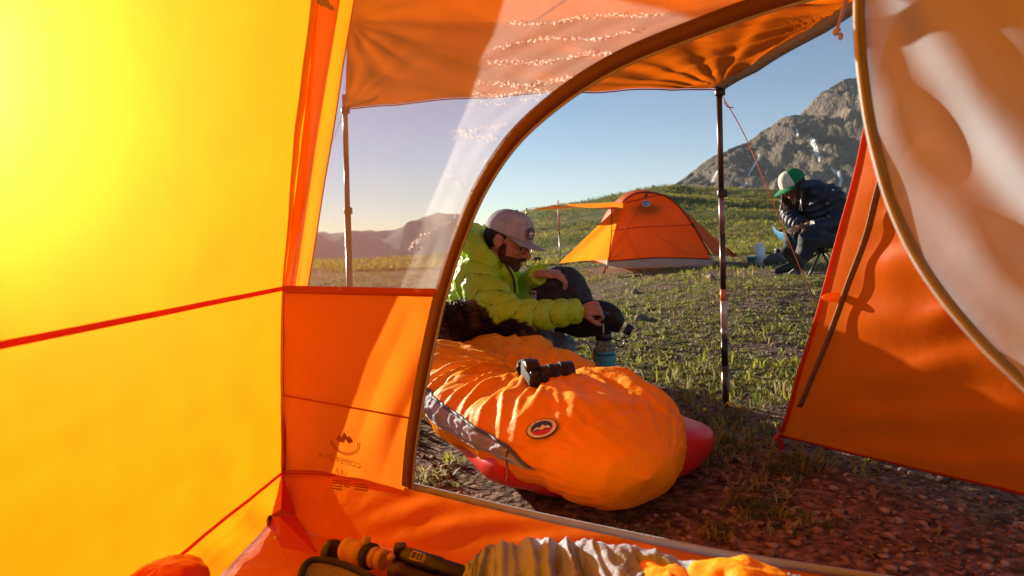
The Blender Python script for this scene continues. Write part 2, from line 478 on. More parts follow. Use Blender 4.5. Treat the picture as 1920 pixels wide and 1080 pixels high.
# old snow lies in the gullies: marked where the photo shows it, in the mountain's own coordinates
snow = np.zeros(len(V))
for (p0, q0, p1, q1, w) in [(1523, 262, 1530, 284, 5.5), (1530, 284, 1537, 300, 4), (1545, 283, 1562, 278, 4), (1556, 308, 1566, 322, 4.5), (1566, 320, 1578, 330, 4.5),
                            (1578, 334, 1574, 352, 3), (1494, 240, 1496, 254, 2.2), (1424, 292, 1404, 328, 2.2), (1400, 342, 1390, 356, 3.0), (1345, 320, 1330, 350, 1.8), (1434, 334, 1428, 344, 1.8)]:
    a, b = at(p0, q0, MY - 90), at(p1, q1, MY - 90)
    A2, B2 = np.array([a[0] / a[1], (a[2] - CAM_H) / a[1]]), np.array([b[0] / b[1], (b[2] - CAM_H) / b[1]])
    Q = np.stack([V[:, 0] / V[:, 1], (V[:, 2] - CAM_H) / V[:, 1]], 1)
    t = np.clip(((Q - A2) @ (B2 - A2)) / ((B2 - A2) @ (B2 - A2)), 0, 1)
    d = np.linalg.norm(Q - A2 - t[:, None] * (B2 - A2), axis=1) * FPX
    snow = np.maximum(snow, np.clip(1.1 - d / (w * 1.6), 0, 1) * (V[:, 1] < MY - 5))
snow = snow * 0.75
sa = mo.data.attributes.new('snow', 'FLOAT', 'POINT'); sa.data.foreach_set('value', snow.astype(np.float32))
tag(mo, kind='structure')

# far range across the valley on the left
DY = 2300.0
_dp = [(-900, 452), (-300, 446), (200, 440), (540, 441), (600, 438), (650, 436), (700, 433), (742, 431), (765, 424), (795, 407), (830, 400), (858, 402), (878, 410), (905, 428), (960, 452), (1100, 470)]
dxs = np.array([at(p, q, DY)[0] for p, q in _dp]); dzs = np.array([at(p, q, DY)[2] for p, q in _dp])
nx, ny = 420, 70
X = np.linspace(dxs[0], dxs[-1], nx)[:, None] * np.ones((1, ny)); vv = np.linspace(-1, 1, ny)[None, :] * np.ones((nx, 1))
prof = np.interp(X, dxs, dzs) + 2.5 * fbm(X * 0.012, 3.3)
Z = -190 + (prof + 190) * (1 - np.abs(vv) ** 1.25) + np.clip(np.abs(vv) * 4, 0, 1) * (1 - np.abs(vv)) * (45 * (1 - 2 * np.abs(pn(X * 0.006 + vv * 0.8, vv * 1.2, 5.0))) + 12 * np.clip(np.abs(vv) * 2.5, 0, 1) * (1 - 2 * np.abs(pn(X * 0.018 + vv * 1.5, vv * 3, 8.0))))
V = np.stack([X, DY + vv * 700, Z], -1).reshape(-1, 3)
F = [(i * ny + j, (i + 1) * ny + j, (i + 1) * ny + j + 1, i * ny + j + 1) for i in range(nx - 1) for j in range(ny - 1)]
tag(mesh('far_mountains', V, F, plain('far_mountain_slopes', (0.055, 0.066, 0.07), 0.95, amt=0.35, scale=0.01, spec=0.1)), kind='structure')

# the air between
def haze():
    m, nt, out = newmat('mountain_air')
    v = N(nt, 'ShaderNodeVolumePrincipled'); v.inputs['Density'].default_value = 0.00012
    v.inputs['Color'].default_value = (0.78, 0.86, 1.0, 1); v.inputs['Anisotropy'].default_value = 0.0
    nt.links.new(v.outputs[0], out.inputs['Volume'])
    V, F = boxm((0, 0, 0), (7300, 7300, 470)); V[:, 2] += 235 - 215
    o = mesh('haze', V, F, m, smooth=False); tag(o, kind='stuff')
haze()
# ================================================================== OUR TENT (the camera sits inside it)
ORANGE = (0.80, 0.215, 0.012)
M_WALL = fabric('tent_wall_nylon', (0.82, 0.25, 0.006), (0.96, 0.265, 0.004), trans=0.75, forward=0.032, wr=0.22, wscale=6, spec=0.1)
M_PANEL = fabric('tent_panel_nylon', (0.74, 0.185, 0.012), (0.88, 0.235, 0.014), trans=0.62, wr=0.25, wscale=7)
M_FLY = fabric('fly_nylon', (0.80, 0.145, 0.005), (0.90, 0.165, 0.005), trans=0.60, rough=0.45, wr=0.30, wscale=9, spec=0.09)
M_FLOOR = fabric('tent_floor_nylon', (0.68, 0.15, 0.010), (0.8, 0.17, 0.01), trans=0.35, rough=0.4, wr=0.4, wscale=12)
M_SEAM = fabric('red_seam_tape', (0.42, 0.045, 0.008), (0.55, 0.05, 0.008), trans=0.30)
M_WSEAM = fabric('orange_wall_seam', (0.72, 0.13, 0.008), (0.85, 0.16, 0.008), trans=0.6)
M_RED = fabric('red_reinforcement', (0.55, 0.035, 0.01), (0.6, 0.04, 0.01), trans=0.35)
M_TRIM = fabric('brown_zip_trim', (0.13, 0.062, 0.032), (0.16, 0.06, 0.03), trans=0.10, wr=0.3)
M_ZIP = plain('grey_zip_tape', (0.30, 0.36, 0.42), 0.7, bump=0.3, bscale=300)
M_ZIPD = plain('brown_zip_tape', (0.12, 0.075, 0.04), 0.7, bump=0.3, bscale=300)
M_MESH = fabric('tent_mesh', (0.75, 0.73, 0.70), (0.85, 0.81, 0.75), trans=0.6, clear=0.68, wr=0.2, amt=0.12)
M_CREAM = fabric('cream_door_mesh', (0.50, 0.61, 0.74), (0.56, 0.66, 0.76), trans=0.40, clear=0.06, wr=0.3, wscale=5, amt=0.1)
M_CORD = plain('cream_cord', (0.55, 0.47, 0.34), 0.8, bump=0.4, bscale=400)
M_OCORD = plain('orange_guy_cord', (0.72, 0.13, 0.015), 0.7, amt=0.3, scale=300)
M_PRINT = plain('dark_print_ink', (0.22, 0.055, 0.012), 0.7)
M_DROP = fabric('water_beads', (0.95, 0.93, 0.9), (1.0, 0.97, 0.92), trans=0.85, rough=0.3, spec=0.5)

tent = thing('tent', 'orange tent seen from inside with arched mesh door opened and awning raised on poles', 'tent', (0, 1.0, 0))

# front wall plane: runs right and towards us from the left corner, leaning in as it rises
FA = np.array([-0.545, 1.60, 0.13]); FD = unit([0.895, -0.445, 0]); FN = np.array([0.445, 0.895, 0]); LEAN = 0.115
FP_N = unit(np.cross(FD, np.array([0, 0, 1.0]) - FN * LEAN))            # points along -outside or +outside
def on_front(px, py, off=0.0):
    d = CR @ np.array([(px - 960) / FPX, -(py - 540) / FPX, -1.0])
    t = (FA + FN * off - CP).dot(FP_N) / d.dot(FP_N)
    return CP + d * t
F_UP = unit(np.array([0, 0, 1.0]) - FN * LEAN)
def fsz(p):                    # in-plane coordinates
    q = np.asarray(p) - FA; return q.dot(FD), q.dot(F_UP)
def fpt(s, h, off=0.0): return FA + FD * np.asarray(s)[..., None] + F_UP * np.asarray(h)[..., None] + FN * np.asarray(off)[..., None]

# corner post line of the left front corner
CORN = np.array([at(522, 962, 1.63), at(530, 884, 1.60), at(533, 540, 1.58), at(562, 270, 1.53), at(596, 0, 1.46), at(625, -200, 1.38)])
CORN[0][2] = max(CORN[0][2], 0.02)
# left wall: from that corner back past the camera
BACKX = [-0.86, -0.845, -0.83, -0.79, -0.70, -0.56]
zrow = CORN[:, 2]
def left_wall(u, w, lo, hi):
    k = lo + w * (hi - lo)
    idx = np.arange(len(CORN))
    cx, cyy, cz = [np.interp(k, idx, CORN[:, a]) for a in range(3)]
    bx = np.interp(k, idx, BACKX)
    y = cyy + (-0.9 - cyy) * u
    x = cx + (bx - cx) * u
    bil = 0.018 * np.sin(math.pi * np.clip(u * 1.3, 0, 1)) * np.sin(math.pi * w)
    wr = 0.0030 * pn(u * 14 + w * 3, w * 9, 2.0) + 0.0014 * pn(u * 40, w * 6, 6.0) + 0.0016 * (1 - 2 * np.abs(pn(u * 9 + w * 4, w * 3 - u * 6, 9.0)))
    z = cz - 0.02 * np.sin(math.pi * u) * (k > 4)
    return np.stack([x - bil + wr, y, z], -1)
mesh('side_wall', *sheet(lambda u, w: left_wall(u, w, 2, 5), 120, 60), M_WALL, tent)
mesh('side_wall', *sheet(lambda u, w: left_wall(u, w, 1, 2), 120, 30), M_WALL, tent)
def low_wall(u, w):
    P = left_wall(u, w, 0, 1)
    P[..., 0] += 0.05 * (1 - w) * np.sin(math.pi * np.clip(u * 2.2, 0, 1)) ** 0.5 + 0.006 * np.sin(u * 90) * (1 - w) * w * 4 * (1 - u)
    return P
mesh('side_wall_skirt', *sheet(low_wall, 140, 14), M_WALL, tent)
us = np.linspace(0, 1, 90)
for k, w_ in ((2, 0.010), (1, 0.007)):
    L = left_wall(us, np.zeros(90) + (0 if k < 5 else 1), k, k + 1) + np.array([0.003, 0, 0])
    mesh('seam', *ribbon(L, (0.1, 0, 1), w_, 0.0012), M_WSEAM, tent)
cl = catmull(CORN[1:3], 30) + np.array([0.004, -0.004, 0])
mesh('corner_seam', *tube(cl, 0.0045, 6), M_SEAM, tent)
# upper corner: overlapping fabric strips where wall meets mesh
def strip(a0, a1, b0, b1, y0, y1, mat, name, fold=0.004, seed=0):
    A, B = at(*a0, y0), at(*a1, y1)
    C, D = at(*b0, y0), at(*b1, y1)
    def fn(u, w):
        P = (A * (1 - u)[..., None] + B * u[..., None]) * (1 - w)[..., None] + (C * (1 - u)[..., None] + D * u[..., None]) * w[..., None]
        P[..., 1] += fold * np.sin(w * 9 + u * 2 + seed) + fold * pn(w * 5, u * 4, seed)
        return P
    return mesh(name, *sheet(fn, 40, 16), mat, tent)
strip((596, -10), (532, 545), (640, -10), (548, 545), 1.455, 1.585, M_WALL, 'corner_strip', 0.003, 1)
strip((618, -10), (541, 545), (634, -10), (552, 545), 1.50, 1.60, M_WALL, 'corner_strip', 0.004, 3)

# front panel (orange, below the mesh), between the corner and the door zip
ARC_PX = [(765, 912), (770, 850), (778, 790), (793, 705), (812, 615), (829, 545), (858, 455), (900, 355), (962, 262), (1050, 182), (1160, 113), (1300, 55), (1460, -2), (1640, -50)]
ARC = np.array([on_front(*p) for p in ARC_PX]); ARCS = catmull(ARC, 120)
arc_s, arc_h = zip(*[fsz(p) for p in ARCS]); arc_s, arc_h = np.array(arc_s), np.array(arc_h)
h_mid = fsz(on_front(700, 546))[1]
def s_left(h): return np.interp(h, [0, h_mid, 0.62, 1.1, 1.5], [fsz(on_front(531, 884))[0], fsz(on_front(534, 540))[0], fsz(on_front(560, 300))[0], fsz(on_front(610, -40))[0], fsz(on_front(640, -200))[0]])
def s_arc(h): return np.interp(h, arc_h, arc_s)
def panel(u, w):
    h = -0.03 + w * (h_mid + 0.03); s = s_left(h) * (1 - u) + s_arc(h) * u
    off = 0.010 * np.sin(u * 3.1) * np.sin(w * 3.1) + 0.009 * np.clip(np.sin((u * 1.5 + (1 - w) * 0.55) * 9 + 0.6), -0.2, 1) * np.sin(w * 3.1) * u ** 0.4
    off = off + 0.004 * pn(u * 5, w * 5, 3.0)
    return fpt(s, h, off)
mesh('door_panel', *sheet(panel, 70, 70), M_PANEL, tent)
h_top = 1.25
def mesh_panel(u, w):
    h = h_mid + w * (h_top - h_mid); sl = s_left(h); sr = np.where(h < arc_h.max(), s_arc(h), arc_s.max())
    s = sl * (1 - u) + sr * u
    off = 0.006 * pn(u * 4 + 2, w * 4, 1.0) + 0.004 * pn(u * 11, w * 9, 4.0)
    return fpt(s, h, off)
mesh('mesh_window', *sheet(mesh_panel, 80, 70), M_MESH, tent)
Lm = fpt(np.linspace(s_left(h_mid), s_arc(h_mid), 30), np.full(30, h_mid), np.full(30, -0.003))
mesh('seam', *ribbon(Lm, F_UP, 0.017, 0.0015), M_SEAM, tent)
Lp = fpt(np.linspace(s_left(0.17), s_arc(0.17), 30), np.full(30, 0.175) - 0.02 * np.linspace(0, 1, 30), np.full(30, -0.002))
mesh('stitch_line', *ribbon(Lp, F_UP, 0.004, 0.0008), M_SEAM, tent)
# zip trim round the arch
mesh('door_trim', *ribbon(ARCS - FN * 0.004, [np.cross(FP_N, t) for t in np.gradient(ARCS, axis=0)], 0.026, 0.002), M_TRIM, tent)
inner = ARCS - np.array([np.cross(FP_N, unit(t)) for t in np.gradient(ARCS, axis=0)]) * 0.0145 * (1 if np.cross(FP_N, unit(ARCS[5] - ARCS[4])).dot(FD) < 0 else -1)
mesh('zip', *tube(inner - FN * 0.004, 0.0028, 6), M_ZIP, tent)

# threshold: the floor's raised edge
TH_PX = [(531, 884), (600, 886), (680, 896), (765, 912), (860, 935), (1000, 968), (1150, 1000), (1330, 1037), (1480, 1062), (1640, 1087), (1900, 1130), (2200, 1180)]
TH_Y = [1.60, 1.565, 1.52, 1.475, 1.42, 1.345, 1.27, 1.185, 1.12, 1.05, 0.96, 0.87]
TH = catmull([at(p[0], p[1], y) for p, y in zip(TH_PX, TH_Y)], 120)
def thr(u, w):
    i = u * 119
    P = np.stack([np.interp(i, np.arange(120), TH[:, a]) for a in range(3)], -1)
    z1 = P[..., 2] * (1 - w) + 0.018 * w
    ins = 0.10 * w ** 1.6 * (1 - 0.5 * np.exp(-((u - 0.0) * 12) ** 2))
    P = P - FN * ins[..., None]
    fold = 0.006 * np.sin((u * 2.2 + w * 0.35) * 30) * np.sin(math.pi * w) * sst(0.15, 0.3, u) + 0.006 * pn(u * 60, w * 5, 7.0) * w * (1 - sst(0.12, 0.35, u)) + 0.004 * pn(u * 22, w * 3, 2.0)
    P = P - FN * fold[..., None]
    P[..., 2] = z1
    return P
mesh('threshold', *sheet(thr, 200, 26), M_FLOOR, tent)
mesh('seam', *tube(TH[:34] - FN * 0.003, 0.0045, 6), M_SEAM, tent)
mesh('zip', *ribbon(TH[30:] - FN * 0.002 + np.array([0, 0, 0.004]), (0, 0, 1), 0.014, 0.003), M_ZIP, tent)
# floor
fl = [CORN[0], at(700, 985, 1.42), at(1000, 1050, 1.25), (0.85, 0.70, 0), (0.95, -0.9, 0), (-0.86, -0.9, 0)]
FLP = np.array([[p[0], p[1], 0] for p in fl])
def floor(u, w):
    y = 1.64 + (-0.9 - 1.64) * u
    xl = np.interp(u, [0, 1], [CORN[0][0] - 0.005, -0.87]); yr = 1.62 - 0.0
    x = xl + w * 1.85
    ylim = 1.63 - np.clip(x + 0.545, 0, 3) * 0.497 - 0.085
    yy = np.minimum(y, ylim)
    z = 0.016 + 0.006 * fbm(x * 5, yy * 5, 2.0) + 0.003 * pn(x * 16, yy * 16)
    return np.stack([x, yy, np.maximum(z, 0.006)], -1)
mesh('floor', *sheet(floor, 90, 70), M_FLOOR, tent)
# corner reinforcement: dark red gusset, webbing and buckle
g0, g1, g2 = at(530, 888, 1.585), at(500, 972, 1.57), at(556, 968, 1.52)
mesh('corner_gusset', np.array([g0, g1, g2, at(527, 955, 1.50)]), [(0, 1, 3), (0, 3, 2)], M_RED, tent, smooth=False)
mesh('corner_gusset', np.array([at(498, 975, 1.555), at(556, 968, 1.515), at(600, 1045, 1.36), at(530, 1060, 1.36), at(522, 968, 1.50)]), [(0, 4, 3), (4, 1, 2, 3)], M_RED, tent, smooth=False)
mesh('buckle', *boxm(at(502, 975, 1.53), (0.018, 0.008, 0.022), bev=0.002), plain('dark_buckle', (0.05, 0.02, 0.015), 0.4), tent)
mesh('toggle', *tube([at(517, 1008, 1.45), at(513, 1052, 1.40)], [0.0045, 0.004], 8), M_CORD, tent)
# remaining shell around the camera: roof, right wall, back wall
def roof(u, w):
    y = 1.36 - u * 2.26
    L = np.stack([np.interp(u, [0, 1], [CORN[5][0], -0.56]), y, np.full_like(u, CORN[5][2])], -1)
    Rr = np.stack([np.interp(u, [0, 1], [0.46, 0.60]), y - 0.42 * (1 - u), np.full_like(u, 1.34)], -1)
    P = L * (1 - w)[..., None] + Rr * w[..., None]
    P[..., 2] += 0.06 * np.sin(math.pi * w) * (0.3 + np.sin(math.pi * u))
    return P
mesh('roof', *sheet(roof, 30, 20), M_WALL, tent)
mesh('side_wall', *sheet(lambda u, w: np.stack([0.93 - 0.47 * w ** 1.6 + 0.06 * u, 0.82 + 0.12 * w - u * (1.72 + 0.12 * w), 0.02 + 1.32 * w], -1), 30, 20), M_WALL, tent)
mesh('back_wall', *sheet(lambda u, w: np.stack([-0.86 + 0.30 * w ** 1.5 + u * (1.83 - 0.67 * w ** 1.5), -0.9 + 0.0 * w, 0.02 + 1.33 * w], -1), 20, 16), M_WALL, tent)

# ---- awning: the fly door propped flat on two trekking poles
AFL, AFR = at(647, 206, 2.80), at(1349, 167, 2.52)
ABL, ABR = at(652, 40, 1.80), at(1640, -8, 1.40)
ARL, ARR = np.array([-0.40, 1.36, 1.36]), np.array([0.62, 0.98, 1.36])
def awning(u, w):          # u back->front, w left->right
    k = u * 2
    def leg(a, b, c): return np.where((k < 1)[..., None], a + (b - a) * k[..., None], b + (c - b) * (k - 1)[..., None])
    Lp_, Rp_ = leg(ARL, ABL, AFL), leg(ARR, ABR, AFR)
    P = Lp_ * (1 - w)[..., None] + Rp_ * w[..., None]
    # hems pull inwards between the tie points
    P[..., 1] -= 0.10 * np.sin(math.pi * w) * sst(0.3, 1, u)
    P[..., 2] -= 0.030 * np.sin(math.pi * w) * np.sin(math.pi * u)
    for (cu, cw, amp, fr, ph) in ((1.0, 1.0, 0.008, 26, 0.3), (1.0, 0.0, 0.004, 24, 1.1), (0.5, 0.0, 0.004, 16, 0.0), (0.52, 1.0, 0.008, 18, 2.0)):
        du, dw = (u - cu) * 1.0, (w - cw) * 1.3
        rr = np.hypot(du, dw); an = np.arctan2(du, dw)
        P[..., 2] += amp * np.sin(an * fr + ph + 2.0 * pn(an * 4, ph)) * np.exp(-rr * 2.6) * np.clip(rr * 6, 0, 1)
    P[..., 2] += 0.006 * np.abs(np.sin((u * 1.1 - w * 0.9) * 13)) * sst(0.2, 0.8, u)
    return P
mesh('awning', *sheet(awning, 110, 130), M_FLY, tent)
E = awning(np.ones(60), np.linspace(0, 1, 60)); mesh('awning_hem', *ribbon(E - np.array([0, 0, 0.004]), (0, 1, 0), 0.014, 0.001), M_SEAM, tent)
E = awning(np.linspace(0.3, 1, 50), np.ones(50)); mesh('awning_edge', *ribbon(E + np.array([-0.012, 0, -0.006]), (1, 0.4, -0.5), 0.035, 0.001), M_ZIP, tent)
# ---- left and right fly wings, staked out beside the door
LW_T, LW_S = np.array([-0.335, 1.63, 1.28]), np.array([-0.645, 1.77, 0.01])
LW_B = CORN[0] + np.array([-0.04, 0.03, 0])
def lwing(u, w):           # u: top->bottom, w: tent corner -> free edge
    A = np.array([-0.42, 1.47, 1.32]) * (1 - u)[..., None] + LW_B * u[..., None]
    B = np.array(LW_T) * (1 - u)[..., None] + LW_S * u[..., None]
    P = A * (1 - w)[..., None] + B * w[..., None]
    P[..., 0] += 0.010 * np.sin(w * 22 + u * 3) * np.sin(math.pi * w) + 0.006 * pn(u * 5, w * 2, 1.0)
    return P
mesh('fly_wing', *sheet(lwing, 60, 30), M_WALL, tent)
E = lwing(np.linspace(0, 1, 40), np.ones(40)); mesh('wing_hem', *ribbon(E, (-0.5, 1, 0), 0.016, 0.0012), M_SEAM, tent)
RW_S, RW_T = at(1463, 818, 1.99), at(1668, 60, 1.42)
RW_M = at(1578, 440, 1.66)
RW_B, RW_BT = at(1990, 945, 1.36), np.array([0.72, 0.95, 1.33])
def rwing(u, w):           # u: free edge top->stake ; w: free edge -> rear
    k = u * 2
    A = np.where((k < 1)[..., None], RW_T + (RW_M - RW_T) * k[..., None], RW_M + (RW_S - RW_M) * (k - 1)[..., None])
    B = RW_BT * (1 - u)[..., None] + RW_B * u[..., None]
    P = A * (1 - w)[..., None] + B * w[..., None]
    fold = 0.008 * np.sin(u * 60 + w * 5 + 3 * pn(w * 3, u * 3)) * sst(0.05, 0.4, w) * (0.3 + u) + 0.01 * pn(u * 5, w * 4, 5.0)
    P[..., 0] += fold; P[..., 1] -= fold * 0.6 + 0.05 * np.sin(math.pi * w) * np.sin(math.pi * u)
    return P
mesh('fly_wing', *sheet(rwing, 150, 60), M_FLY, tent)
uu = np.linspace(0.02, 0.985, 60)
E = rwing(uu, np.zeros(60)); mesh('wing_hem', *ribbon(E + np.array([0, -0.004, 0]), (1, -0.3, 0.3), 0.017, 0.0015), fabric('orange_red_hem', (0.70, 0.10, 0.012), trans=0.4), tent)
E = np.array([rwing(np.array(a), np.array(b)) for a, b in zip(uu, np.interp(uu, [0, 0.4, 1], [0.30, 0.16, 0.03]))]); E = catmull(E[::6], 60); mesh('zip', *ribbon(E + np.array([-0.012, -0.016, 0]), (1, -0.3, 0.3), 0.014, 0.0015), plain('tan_zip_tape', (0.20, 0.125, 0.06), 0.7, bump=0.3, bscale=300), tent)
E = rwing(np.full(40, 0.998), np.linspace(0, 1, 40)); mesh('wing_hem', *ribbon(E, (0, 0, 1), 0.008, 0.0012), M_SEAM, tent)
mesh('fly_patch', *ell(at(1556, 556, 1.70) + np.array([0, -0.02, 0]), (0.030, 0.008, 0.012)), fabric('patch', (0.85, 0.28, 0.03), trans=0.5), tent)
mesh('stake_loop', *ribbon([at(1466, 800, 1.985), at(1464, 828, 1.985), at(1467, 862, 1.98), at(1470, 880, 1.985)], (1, 0, 0), 0.016, 0.001), M_RED, tent)
mesh('stake_loop', *ribbon([at(1462, 812, 1.98), at(1450, 826, 1.97), at(1446, 842, 1.965)], (1, 0.2, 0), 0.009, 0.001), fabric('bright_tab', (0.85, 0.10, 0.02), trans=0.3), tent)
# tie-back cord hanging at the awning
tc0 = at(1584, -4, 1.42)
mesh('tie_cord', *tube([tc0, at(1579, 20, 1.42), at(1573, 44, 1.42), at(1566, 62, 1.42)], 0.0032, 8, n=14), M_CORD, tent)
mesh('tie_cord', *tube([at(1590, -4, 1.425), at(1583, 22, 1.425), at(1574, 40, 1.42)], 0.0026, 8, n=12), M_CORD, tent)
mesh('toggle', *join([ell(at(1567, 60, 1.42), (0.006, 0.006, 0.008)), ell(at(1576, 68, 1.42), (0.005, 0.005, 0.008)), ell(at(1571, 56, 1.415), (0.006, 0.005, 0.005))]), M_CORD, tent)
mesh('tie_cord', *tube([at(832, 0, 1.9), at(829, 30, 1.9), at(833, 55, 1.9)], 0.003, 6, n=10), M_SEAM, tent)
mesh('corner_knot', *join([tube([at(600, -6, 1.43), at(612, 8, 1.43), at(626, 18, 1.43)], [0.008, 0.006, 0.003], 8, n=10), ell(at(606, 4, 1.43), (0.012, 0.008, 0.008))]), M_ZIPD, tent)

# ---- open door leaf: cream mesh hanging at the right, edged with grey zip
DE_PX = [(1612, -60), (1612, 60), (1622, 170), (1640, 270), (1672, 380), (1716, 476), (1772, 560), (1840, 640), (1900, 700), (1990, 780), (2120, 860)]
DE_Y = [0.86, 0.86, 0.855, 0.85, 0.84, 0.83, 0.815, 0.80, 0.785, 0.765, 0.74]
DE = catmull([at(p[0], p[1], y) for p, y in zip(DE_PX, DE_Y)], 90)
DRT = catmull([(0.66, 0.66, 1.30), (0.73, 0.60, 1.15), (0.78, 0.56, 0.95), (0.80, 0.54, 0.75), (0.80, 0.54, 0.6)], 90)
def leaf(u, w):
    i = u * 89
    A = np.stack([np.interp(i, np.arange(90), DE[:, a]) for a in range(3)], -1)
    B = np.stack([np.interp(i, np.arange(90), DRT[:, a]) for a in range(3)], -1)
    P = A * (1 - w)[..., None] + B * w[..., None]
    f = 0.011 * np.sin(w * 21 - u * 6.5 + 1.0) * np.sin(math.pi * np.clip(w, 0, 1)) + 0.006 * np.sin(w * 39 - u * 12)* w * (1 - w) * 3 + 0.007 * pn(w * 4, u * 4, 2.0)
    P[..., 1] -= f * 1.6; P[..., 0] -= f * 0.4
    return P
mesh('door_leaf', *sheet(leaf, 110, 90), M_CREAM, tent)
mesh('zip', *ribbon(DE + np.array([-0.002, -0.003, 0]), [np.cross(unit(t), (0.3, 0.9, 0)) for t in np.gradient(DE, axis=0)], 0.013, 0.002), M_ZIP, tent)
mesh('zip', *tube(DE + np.array([-0.006, -0.004, 0]), 0.003, 8), plain('pale_zip_cord', (0.45, 0.52, 0.52), 0.6), tent)

# ---- print on the door panel, read from behind so mirrored
PX_ = FD; 
def printed(px, py): return on_front(px, py, -0.022)
text_mesh('COPPER SPUR', 0.020, printed(637, 868), FD * 0.97 - F_UP * 0.10, F_UP, M_PRINT, tent, 'print', mirror=True)
text_mesh('UL3', 0.019, printed(641, 890), FD * 0.97 - F_UP * 0.10, F_UP, M_PRINT, tent, 'print', mirror=True)
pc = printed(646, 826); parts = []
for rad in (0.030, 0.034):
    tt = np.linspace(math.pi * 1.05, math.pi * 2.0, 24)
    parts.append(ribbon([pc + FD * rad * 1.25 * math.cos(a) + F_UP * rad * math.sin(a) for a in tt], FP_N, 0.0008, 0.0009))
def flat(pts, c, ux, uy, nrm, th=0.0006):
    n = len(pts); V = [c + ux * x + uy * y + nrm * th for x, y in pts] + [c + ux * x + uy * y - nrm * th for x, y in pts]
    return np.array(V), [tuple(range(n)), tuple(reversed(range(n, 2 * n)))] + [(i, i + n, (i + 1) % n + n, (i + 1) % n) for i in range(n)]
parts.append(flat([(-0.024, 0.0), (-0.014, 0.012), (-0.008, 0.006), (0.002, 0.020), (0.010, 0.009), (0.015, 0.013), (0.024, 0.0), (0.012, -0.006), (0.004, 0.004), (-0.004, -0.006), (-0.014, -0.004)], pc, FD, F_UP, FN))
mesh('print', *join(parts), M_PRINT, tent, smooth=False)
parts = []
for (p0, p1, q, rows) in ((622, 642, 900, 4), (645, 655, 901, 3), (665, 690, 907, 3)):
    for i in range(rows):
        a, b = on_front(p0, q + i * 5, -0.014), on_front(p1, q + 3 + i * 5, -0.014)
        parts.append(ribbon(np.linspace(a, b, 3), F_UP, 0.0022, 0.0006))
mesh('print', *join(parts), M_PRINT, tent, smooth=False)
# beads of condensation in wavy rows on the sunlit mesh
V_, F_ = [], []; off_ = 0
_ha = np.arange(6) * math.pi / 3
bead = (np.array([FD * math.cos(a) * 1.5 + F_UP * math.sin(a) for a in _ha]), [[0, 1, 2, 3, 4, 5]])
rows = [((955, 45), (1270, 22), 5, 90), ((925, 85), (1190, 62), 4, 80), ((915, 122), (1150, 100), 6, 90), ((890, 160), (1100, 150), 7, 90), ((885, 178), (1060, 172), 5, 70), ((870, 198), (1010, 188), 3, 26),
        ((845, 245), (930, 262), 9, 40), ((848, 258), (950, 230), 8, 34), ((835, 322), (860, 345), 5, 14), ((905, 300), (930, 296), 4, 8), ((712, 505), (800, 440), 3, 24), ((768, 462), (790, 445), 5, 22), ((800, 440), (868, 395), 3, 10)]
for (a, b, jit, cnt) in rows:
    for i in range(int(cnt * 1.7)):
        t = rng.random(); wv = 4 * math.sin(t * 9 + a[0])
        px = a[0] + (b[0] - a[0]) * t + rng.normal() * 1.5; py = a[1] + (b[1] - a[1]) * t + wv + rng.normal() * jit * 0.45
        c = on_front(px, py, 0.010); r_ = 0.0005 + 0.0008 * rng.random() ** 2
        V_.append(bead[0] * r_ + c); F_ += [[k + off_ for k in f] for f in bead[1]]; off_ += len(bead[0])
tag(mesh('water_beads', np.vstack(V_), F_, M_DROP, tent), kind='stuff')

# ================================================================== AWNING POLES AND GUY LINES
M_POLE = plain('dark_pole_aluminium', (0.10, 0.075, 0.06), 0.35, metal=0.7)
M_POLEL = plain('pale_pole_section', (0.62, 0.50, 0.46), 0.35, metal=0.3)
M_POLEG = plain('grey_pole_section', (0.30, 0.24, 0.22), 0.35, metal=0.6)
M_POLEB = plain('black_pole_section', (0.018, 0.014, 0.013), 0.4)
M_LOCK = plain('black_lock_plastic', (0.03, 0.022, 0.02), 0.45)
M_ORED = plain('orange_pole_mark', (0.62, 0.17, 0.08), 0.5)
def trekking_pole(name, label, top, base, secs, locks, r0=0.0105, r1=0.0085, extra=None):
    top, base = np.asarray(top, float), np.asarray(base, float)
    t = thing(name, label, 'pole', base, 'awning poles of the near tent')
    ax = unit(base - top); L = np.linalg.norm(base - top)
    for (a, b, m, k) in secs:
        ra, rb = r0 + (r1 - r0) * a, r0 + (r1 - r0) * b
        mesh('shaft', *tube([top + ax * L * a, top + ax * L * b], [ra * k, rb * k], 14), m, t)
    for a in locks:
        c = top + ax * L * a
        o = mesh('lever_lock', *join([lathe([(0.0125, -0.014), (0.015, -0.010), (0.015, 0.010), (0.0125, 0.014)], c, 16, ax), boxm(c + np.array([0.014, -0.004, 0.0]), (0.012, 0.010, 0.026), bev=0.002)]), M_LOCK, t)
    mesh('tip', *lathe([(0.006, -0.02), (0.006, 0.0), (0.003, 0.03), (0.001, 0.05)], base - ax * 0.03, 10, ax), M_LOCK, t)
    return t
rb = ground_at(1361, 764); rb[2] -= 0.005
trekking_pole('trekking_pole', 'brown, white and black banded trekking pole holding the awning beside the guy line', at(1348, 160, rb[1] - 0.01), rb,
              [(0, 0.33, M_POLE, 1.0), (0.33, 0.45, M_POLEG, 1.05), (0.45, 0.62, M_POLE, 1.12), (0.62, 0.655, M_ORED, 1.3), (0.655, 0.74, M_POLEL, 1.3), (0.74, 0.775, M_POLEG, 1.32), (0.775, 0.86, M_POLEB, 1.4), (0.86, 1.0, M_POLE, 1.5)], [0.02, 0.325])
lp_top = at(646, 178, 2.80); lb = at(659, 700, 2.80); lb[2] = gz(lb[0], lb[1])
